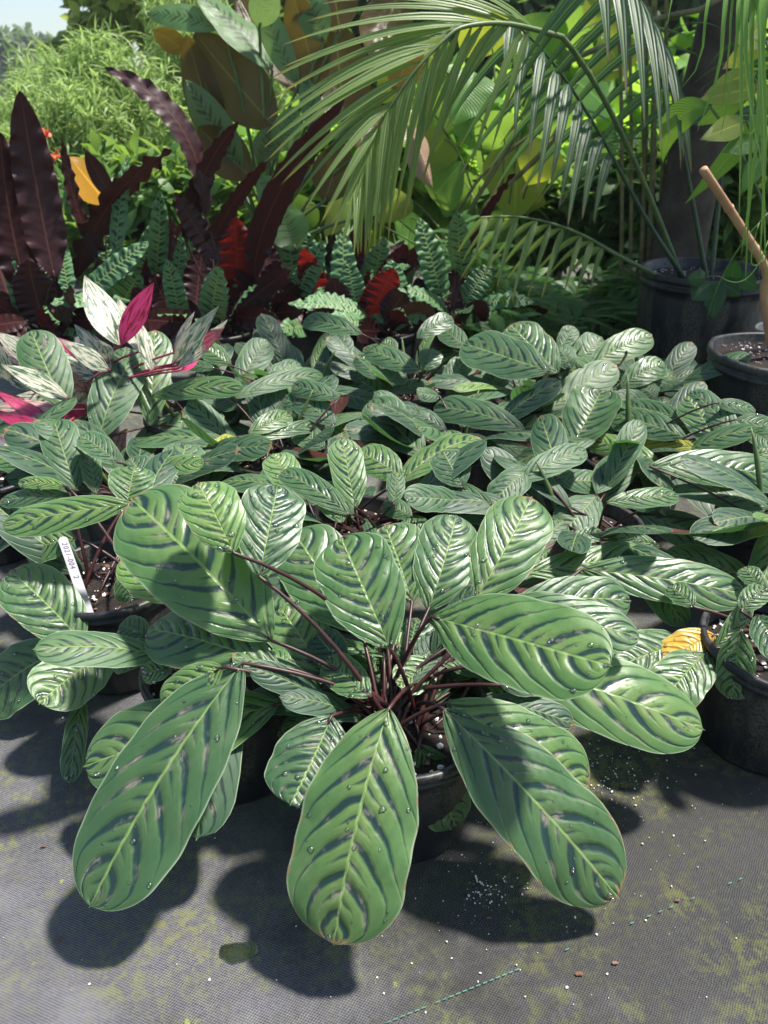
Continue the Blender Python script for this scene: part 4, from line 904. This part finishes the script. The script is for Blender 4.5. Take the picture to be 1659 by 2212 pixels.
# ------------------------------------------------------------------ leaf clouds for shrubs and trees
def cloud(name, mat, parent, P0, D, Nn, L, W, tint, bend=.15, kind=None):
    """P0,D,Nn: (n,3) base, direction, normal; one folded four-sided blade each"""
    n = len(P0); D = D / np.linalg.norm(D, axis=1, keepdims=True)
    S = np.cross(D, Nn); S /= np.maximum(1e-6, np.linalg.norm(S, axis=1, keepdims=True)); N2 = np.cross(S, D)
    L = np.asarray(L).reshape(-1, 1); W = np.asarray(W).reshape(-1, 1)
    b = P0; m1 = P0 + D * L * .33 + N2 * L * bend * .5; m2 = P0 + D * L * .68 + N2 * L * bend * .35; tp = P0 + D * L - N2 * L * bend * .3
    V = np.stack([b, m1 - S * W * .5, m1 + S * W * .5, m2 - S * W * .42, m2 + S * W * .42, tp], 1).reshape(-1, 3)
    base = (np.arange(n) * 6)[:, None]
    tris = np.concatenate([base + np.array([[0, 2, 1]]), base + np.array([[3, 4, 5]])], 0); quads = base + np.array([[1, 2, 4, 3]])
    me = bpy.data.meshes.new(name)
    loops = np.concatenate([tris.ravel(), quads.ravel()]).astype(np.int32)
    tot = np.concatenate([np.full(len(tris), 3), np.full(len(quads), 4)]).astype(np.int32); st = np.concatenate([[0], np.cumsum(tot)[:-1]]).astype(np.int32)
    me.vertices.add(len(V)); me.vertices.foreach_set('co', V.astype(np.float32).ravel())
    me.loops.add(len(loops)); me.loops.foreach_set('vertex_index', loops)
    me.polygons.add(len(tot)); me.polygons.foreach_set('loop_start', st); me.polygons.foreach_set('loop_total', tot)
    me.update(calc_edges=True); me.validate()
    a = me.attributes.new('tint', 'FLOAT', 'POINT'); a.data.foreach_set('value', np.repeat(np.asarray(tint, dtype=np.float32), 6))
    me.materials.append(mat)
    o = bpy.data.objects.new(name, me); COL.objects.link(o)
    if parent is not None: attach(o, parent)
    if kind: o['kind'] = kind
    return o
def unit(v): return v / np.maximum(1e-9, np.linalg.norm(v, axis=1, keepdims=True))
def clumps(center, rad, n, shell=.5, lob=6):
    """points through an uneven lobed volume"""
    ctr = unit(rng.normal(size=(lob, 3))) * rng.uniform(.25, .75, (lob, 1)); rr = rng.uniform(.35, .6, lob)
    k = rng.integers(0, lob, n); d = unit(rng.normal(size=(n, 3))) * (shell + (1 - shell) * rng.random((n, 1))) * rr[k][:, None]
    return np.array(center) + (ctr[k] + d) * np.array(rad)
def shrub(name, label, cat, base, center, rad, n, mat, Lr, Wr, per=1, droop=.5, trunk_r=.03, group=None, lob=8, spread=1.0, stems=5, bark='thorn'):
    root = thing(name, label, cat, base, group)
    pc = clumps(center, rad, n, .45, lob); pc = pc[pc[:, 2] > base[2] + .03]
    # limbs run from the base to the leaf lobes
    B0 = Vector(base); Cc = Vector(center)
    V, Fc = [], []
    for s in range(stems):
        e = Vector(pc[rng.integers(0, len(pc))]); e = Cc.lerp(e, .8)
        pts = bez(B0 + Vector((rng.normal() * .03, rng.normal() * .03, 0)), B0.lerp(Cc, .6) + Vector((rng.normal() * .1, 0, .1)), e, 9)
        v, f = tube_data(pts, [trunk_r * (1 - .8 * i / 8) for i in range(9)], 6); k = len(V); V += v; Fc += [tuple(a + k for a in q) for q in f]
    obj('trunk', V, Fc, M[bark], root)
    P0 = np.repeat(pc, per, 0); m = len(P0)
    D = unit(rng.normal(size=(m, 3)) * spread + np.array([0, 0, -droop]) + unit(P0 - np.array(center)) * .35)
    Nn = unit(rng.normal(size=(m, 3)) * .5 + np.array([0, 0, 1.0]))
    tint = np.repeat(rng.random(len(pc)), per) * .6 + rng.random(m) * .4
    cloud('crown', mat, root, P0 + rng.normal(size=(m, 3)) * .008, D, Nn, rng.uniform(*Lr, m), rng.uniform(*Wr, m), tint)
    return root
M['c_feather'] = mat_cloud('feathery_foliage', (.18, .28, .08), (.32, .42, .16), (.50, .70, .20), tfac=.5)
M['c_round'] = mat_cloud('round_leaf_foliage', (.16, .24, .05), (.32, .36, .10), (.60, .68, .16), tfac=.45)
M['c_far'] = mat_cloud('far_foliage', (.10, .15, .08), (.16, .22, .11), (.25, .38, .14))
M['c_bright'] = mat_cloud('bright_foliage', (.09, .24, .03), (.22, .40, .05), (.50, .80, .08), tfac=.5)
M['c_dark'] = mat_cloud('dark_foliage', (.035, .085, .022), (.08, .15, .04), (.22, .38, .06), tfac=.35)
M['c_fern'] = mat_cloud('fern_foliage', (.035, .11, .025), (.09, .20, .05), (.25, .50, .08), tfac=.35)
M['c_mid'] = mat_cloud('hedge_foliage', (.05, .13, .025), (.12, .22, .05), (.35, .55, .08), tfac=.4)

# feathery shrubs with clusters of narrow hanging leaflets
for (lab, px, Y, cz, rad, n) in [('tall feathery shrub with drooping bright green leaflets behind the burgundy leaves', 270, 5.0, .66, (.75, .55, .55), 1700),
                                 ('feathery bright green shrub growing behind the big brown-backed calathea', 520, 5.4, .80, (.75, .5, .60), 1400),
                                 ('low feathery shrub with pale leaflets beside the fence wire', 130, 4.6, .42, (.62, .4, .40), 1200)]:
    X = P(px, 200, Y).x
    shrub('feathery_shrub', lab, 'shrub', (X, Y, -.004), (X, Y, cz), rad, n, M['c_feather'], (.07, .13), (.006, .011), per=10, droop=.6, trunk_r=.02, lob=14)
# small tree with round yellowish leaves
X = P(330, 30, 8.0).x
shrub('round_leaf_tree', 'tall tree with yellowish round leaves against the sky', 'tree', (X, 8.0, -.005), (X, 8.0, 1.55), (.95, .7, .85), 520, M['c_round'], (.10, .18), (.09, .15), per=5, droop=.3, trunk_r=.05, lob=16)
X = P(560, -20, 8.6).x
shrub('round_leaf_tree', 'smaller yellowish round-leaved tree behind the big calathea', 'tree', (X, 8.6, -.005), (X, 8.6, 1.5), (.8, .6, .7), 380, M['c_round'], (.10, .18), (.09, .15), per=5, droop=.3, trunk_r=.05, lob=14)
# far trees under the sky
for (px, Y, h, wd, lab) in [(25, 60, 4.6, 4.5, 'far hazy tree below the open sky, darkest of the distant ones'), (150, 75, 5.0, 6, 'far hazy rounded tree behind the feathery shrub'), (-120, 66, 5.4, 6, 'far hazy tree beyond the fence wire')]:
    X = P(px, 200, Y).x
    shrub('distant_tree', lab, 'tree', (X, Y, -.006), (X, Y, h * .55), (wd, 3.0, h * .52), 1500, M['c_far'], (.4, .7), (.25, .45), per=4, droop=.2, trunk_r=.22, lob=16)
# background shrubbery to the right
for (name, lab, px, Y, cz, rad, n, mk, Lr, Wr, per) in [
    ('leafy_shrub', 'lush bright green shrub behind the palm stalks', 1290, 5.2, .62, (.55, .5, .55), 420, 'c_bright', (.12, .22), (.07, .12), 3),
    ('leafy_shrub', 'bright lobed-leaf shrub below the hanging palm frond', 1080, 4.6, .45, (.50, .4, .42), 380, 'c_bright', (.12, .20), (.07, .11), 3),
    ('leafy_shrub', 'bright leafy shrub glimpsed beyond the thick dark trunk', 1560, 5.4, .6, (.7, .5, .55), 420, 'c_bright', (.12, .22), (.06, .1), 3),
    ('leafy_shrub', 'low lime green shrub behind the spotted rattlesnake leaves', 700, 4.2, .42, (.6, .4, .40), 420, 'c_bright', (.10, .18), (.05, .09), 3),
    ('leafy_shrub', 'mid green shrub growing behind the spikemoss mound', 1190, 3.75, .30, (.42, .25, .34), 420, 'c_mid', (.08, .15), (.03, .06), 4),
    ('leafy_shrub', 'dusky green shrub at the foot of the thick dark trunk', 1420, 3.6, .32, (.42, .22, .38), 420, 'c_dark', (.08, .15), (.03, .06), 4),
    ('leafy_shrub', 'green shrub behind the cut tan cane', 1640, 3.7, .40, (.42, .25, .42), 420, 'c_mid', (.08, .16), (.03, .06), 4),
    ('leafy_shrub', 'lime shrub between the brown-backed leaves and the vine', 900, 4.3, .55, (.40, .3, .5), 380, 'c_bright', (.10, .18), (.05, .09), 3),
    ('leafy_shrub', 'low green shrub behind the tall burgundy leaves', 330, 3.9, .30, (.75, .3, .28), 500, 'c_mid', (.10, .16), (.03, .05), 4)]:
    X = P(px, 300, Y).x
    shrub(name, lab, 'shrub', (X, Y, -.004), (X, Y, cz), rad, n, M[mk], Lr, Wr, per=per, droop=.25, trunk_r=.015, lob=10)
for k, (x, y, h, wd, lab) in enumerate([(.6, 8.0, 3.0, 1.5, 'dark evergreen tree behind the brown-backed leaves'), (2.7, 8.4, 3.6, 1.8, 'dark evergreen tree behind the lush bright shrub'), (4.8, 7.6, 3.4, 1.7, 'dark evergreen tree beyond the thick trunk'), (-.9, 10.5, 2.4, 1.1, 'dark evergreen tree half hidden by feathery shrubs')]):
    shrub('evergreen_tree', lab, 'tree', (x, y, -.006), (x, y, h * .5), (wd, 1.1, h * .52), 1500, M['c_dark'], (.16, .28), (.06, .11), per=4, droop=.3, trunk_r=.08, lob=16)
# tree with the thick dark trunk
tr = thing('shade_tree', 'tree with a thick dark bare trunk standing behind the limed tub', 'tree', (1.12, 3.05, -.003))
tp_ = poly([Vector((1.12, 3.05, -.003)), Vector((1.13, 3.06, .6)), Vector((1.17, 3.08, 1.4)), Vector((1.22, 3.12, 2.3)), Vector((1.3, 3.3, 3.0))], 26)
V, Fc = tube_data(tp_, [.108 - .05 * i / 25 + .012 * math.sin(i * 1.3) * .3 + (.05 if i == 0 else 0) for i in range(26)], 18)
trunk = obj('trunk', V, Fc, M['bark'], tr)
for k in range(6):
    a = k * 1.05; e = Vector((2.5 + .8 * math.cos(a), 3.05 + .7 * math.sin(a), 3.3 + .3 * math.sin(2 * a)))
    tube('limb', bez(tp_[20 + k % 5], (tp_[22] + e) / 2 + Vector((0, 0, .25)), e, 8), .035, .008, M['bark'], trunk, 7)
pc = clumps((2.75, 3.05, 3.2), (1.15, .95, .6), 800, .3, 18); P0 = np.repeat(pc, 4, 0); m = len(P0)  # out-of-view crown, set aside from the trunk to shade the tub
cloud('crown', M['c_mid'], tr, P0, unit(rng.normal(size=(m, 3)) + [0, 0, -.4]), unit(rng.normal(size=(m, 3)) * .5 + [0, 0, 1]), rng.uniform(.12, .2, m), rng.uniform(.05, .09, m), rng.random(m))  # out-of-view shade crown, not above its own trunk
# clump of thin bamboo-like palm stems
cl = thing('cane_clump', 'clump of thin upright green canes beside the thick dark trunk', 'bamboo', (.98, 3.15, -.002))
for (px0, px1, r) in [(1385, 1395, .010), (1402, 1412, .013), (1365, 1352, .008), (1420, 1440, .010), (1345, 1330, .008), (1396, 1375, .009)]:
    b = P(px0, 640, 3.1); b.z = -.002; e = P(px1, -120, 3.05 + random.uniform(-.1, .1))
    st = tube('cane', bez(b, (b + e) / 2 + Vector((.03, 0, 0)), e, 12), r, r * .7, M['stem_olive'], cl, 7)
    for q in range(5):
        s0 = b.lerp(e, rng.uniform(.4, 1.0)); dd = Vector((rng.normal(), rng.normal() * .5, .2)).normalized()
        leaf(cl, s0, s0 + dd * rng.uniform(.2, .35) - Vector((0, 0, .12)), .018, Vector((0, -.4, .9)), M['midgreen'], shape='lance', nv=10, nu=2, arch=.12)
# olive vine stem crossing in front of the trunk
vn = thing('climbing_vine', 'climbing vine with olive stems and golden heart leaves behind the palm', 'vine', (.55, 3.35, -.002))
def vine(pts, r): return tube('vine_stem', poly([P(*p) for p in pts], 22), r, r * .8, M['stem_olive'], vn, 8)
g0 = (1040, 620, 3.35)
vine([(1010, 660, 3.3), (1035, 470, 3.3), (1130, 370, 3.3), (1210, 280, 3.25), (1215, 150, 3.2), (1330, 90, 2.95), (1400, 45, 2.85), (1530, 15, 2.8), (1620, -60, 2.8)], .011)
vine([(1020, 660, 3.35), (1000, 500, 3.3), (1085, 340, 3.3), (1160, 200, 3.3), (1120, 60, 3.3)], .010)
vine([(930, 560, 3.35), (1000, 440, 3.3), (1060, 360, 3.3), (1195, 255, 3.3)], .007)
HL = [(960, 190, 960, 300, 130, 'heart'), (1020, 170, 980, 270, 130, 'heart'), (1120, 330, 1110, 480, 150, 'heart_gold'), (960, 300, 900, 380, 100, 'heart_gold'), (1180, 210, 1200, 330, 110, 'heart'), (905, 290, 850, 250, 110, 'heart_gold'), (1090, 300, 1030, 250, 110, 'heart'), (1000, 390, 960, 470, 100, 'heart'),
      (900, 360, 940, 300, 90, 'heart_gold'), (1180, 120, 1120, 40, 140, 'heart'), (1230, 100, 1260, 10, 130, 'heart'), (1060, 100, 1010, 20, 120, 'heart_gold'), (1250, 180, 1320, 250, 120, 'heart'), (860, 420, 820, 480, 110, 'heart_gold'), (1090, 420, 1180, 440, 100, 'heart_gold'), (1010, 240, 1060, 330, 100, 'heart'), (760, 430, 700, 510, 100, 'heart_gold'), (660, 440, 620, 520, 90, 'heart'),
      (950, 150, 900, 80, 120, 'heart_gold'), (1140, 250, 1210, 190, 100, 'heart'), (1300, 60, 1350, -10, 130, 'heart_gold'), (890, 470, 880, 540, 90, 'heart'), (1050, 480, 1100, 540, 100, 'heart'), (940, 420, 1000, 350, 110, 'heart'), (1180, 320, 1140, 400, 110, 'heart_gold'), (860, 190, 820, 120, 120, 'heart_gold'), (1340, 150, 1300, 70, 110, 'heart_gold')]
for (bx, by, tx, ty, wpx, mk) in HL:
    Yv = 3.35 + random.uniform(-.15, .35); b = P(bx, by, Yv); e = P(tx, ty, Yv - random.uniform(-.05, .12)); W = wpx / F * dist_f(b)
    tc = (CAM - b).normalized(); nh = (tc * random.choice((.8, .5, -.9)) + Vector((random.uniform(-.4, .4), 0, .5))).normalized()
    leaf(vn, b, e, W, nh, M[mk], shape='heart', nv=16, nu=8, cup=.12, arch=.06, wave=(.03, 2))
    q = P(min(1230, max(930, (bx + 1080) / 2)), by + 110, 3.38)
    tube('stem', bez(q, (q + b) / 2 + Vector((0, 0, .08)), b, 6), .004, .003, M['stem_green'], vn, 5)
dl = thing('dry_leaf', 'curled pinkish brown dry leaf hanging from the vine behind the palm frond', 'leaf', P(905, 290, 3.1))
leaf(dl, P(880, 270, 3.1), P(935, 405, 3.05), .10, Vector((.3, -1, .2)), M['dry'], name='blade', shape='broad', nv=20, nu=8, curl=.8, wave=(.1, 2), twist=1.2)
tube('stalk', [P(872, 235, 3.15), P(876, 255, 3.12), P(880, 272, 3.1)], .003, .002, M['dry'], dl, 5)

# ferny spikemoss carpet
def ferns(name, label, spots, mat, kind='stuff'):
    PP, DD, NN, LL_, WW, TT = [], [], [], [], [], []
    for (b, d, L, tn) in spots:
        d = np.array(d) / np.linalg.norm(d); s = np.cross(d, [0, 0, 1.0]); s /= max(1e-6, np.linalg.norm(s)); n = np.cross(s, d)
        K = 11
        for k in range(K):
            f = (k + .5) / K; p = np.array(b) + d * L * f - np.array([0, 0, 1]) * L * .35 * f * f
            for sg in (1, -1):
                PP.append(p); DD.append(s * sg * .85 + d * .6 - n * .1); NN.append(n); LL_.append(L * .48 * math.sin(math.pi * (.15 + .8 * (1 - f))) + .004); WW.append(L * .10); TT.append(min(1, max(0, tn + rng.normal() * .12)))
    o = cloud(name, mat, None, np.array(PP), np.array(DD), np.array(NN), np.array(LL_), np.array(WW), TT)
    o['kind'] = kind; o['label'] = label; o['category'] = 'ferns'; return o
sp = []
for _ in range(1500):
    px = rng.uniform(960, 1430); Y = rng.uniform(2.05, 3.3); g = P(px, 600, Y)
    if (g.x - PC[0]) ** 2 + (Y - PC[1]) ** 2 < .25 ** 2: continue
    if (g.x - .24) ** 2 + (Y - 2.42) ** 2 < .12 ** 2 or g.x < .2: continue
    h = .40 * rng.random() ** .8 * min(1, (Y - 1.95) * 2.2) * (.6 + .4 * math.sin(5 * g.x + 1))
    a = rng.random() * 6.283
    sp.append(((g.x, Y, max(.02, h)), (math.cos(a), math.sin(a) - .6, rng.uniform(-.1, .5)), rng.uniform(.07, .14), rng.random()))
ferns('spikemoss_carpet', 'mound of feathery green spikemoss beside the limed tub', sp, M['c_fern'])
sp = []
for _ in range(40):
    g = G(1500 + rng.normal() * 18, 850 + rng.normal() * 12); a = rng.random() * 6.283
    sp.append(((g.x, g.y, .01 + .05 * rng.random()), (math.cos(a), math.sin(a), .8), rng.uniform(.04, .08), rng.random()))
ferns('fern_tuft', 'small bright fern tuft at the foot of the limed tub', sp, M['c_fern'])
# red blooms and fence wire
for k, (px, py, Y, r, lab) in enumerate([(100, 295, 4.3, .035, 'orange red flower cluster behind the tall burgundy leaves'), (118, 335, 4.3, .03, 'lower red flower cluster behind the tall burgundy leaves'), (1288, 245, 4.9, .05, 'vivid red flower behind the palm stalks'), (1640, 285, 4.0, .03, 'red flower glimpsed past the ribbon leaves')]):
    p = P(px, py, Y); root = thing('red_flower', lab, 'flower', (p.x, p.y, 0)); 
    tube('stem', bez(Vector((p.x, p.y, -.002)), Vector((p.x, p.y, p.z * .6)), p, 6), .006, .004, M['stem_green'], root, 5)
    for q in range(9):
        d = Vector((rng.normal(), rng.normal(), rng.normal() * .8 + .3)).normalized()
        leaf(root, p, p + d * r * rng.uniform(.8, 1.5), r * .6, Vector((.2, -.8, .5)), M['red'], name='petal', shape='lance', nv=6, nu=4)
fw_ = thing('wire_fence', 'thin dark fence wire strung between slim posts behind the burgundy leaves', 'fence', (P(30, 268, 6.2).x, 6.2, 0))
for px in (-160, 380):
    x = P(px, 268, 6.2).x; tube('post', [Vector((x, 6.2, -.004)), Vector((x, 6.2, .4)), Vector((x, 6.2, .85))], .02, .02, M['wire'], fw_, 8)
for py in (268, 330):
    tube('wire', [P(-160, py, 6.2), P(110, py + 3, 6.2), P(380, py, 6.2)], .006, .006, M['wire'], fw_, 5)

# ------------------------------------------------------------------ humid air
x0, x1, y0, y1, z0, z1 = -70, 60, -12, 140, -1.0, 9.0
V = [(x, y, z) for z in (z0, z1) for y in (y0, y1) for x in (x0, x1)]
Fh = [(0, 2, 3, 1), (4, 5, 7, 6), (0, 1, 5, 4), (2, 6, 7, 3), (0, 4, 6, 2), (1, 3, 7, 5)]
hm = bpy.data.materials.new('humid_air'); hm.use_nodes = True; hm.node_tree.nodes.clear()
pv = hm.node_tree.nodes.new('ShaderNodeVolumePrincipled'); pv.inputs['Color'].default_value = (.92, .95, 1, 1); pv.inputs['Density'].default_value = .0018; pv.inputs['Anisotropy'].default_value = .3
ho = hm.node_tree.nodes.new('ShaderNodeOutputMaterial'); hm.node_tree.links.new(pv.outputs[0], ho.inputs['Volume'])
hz = obj('haze', V, Fh, hm, smooth=False, kind='stuff')
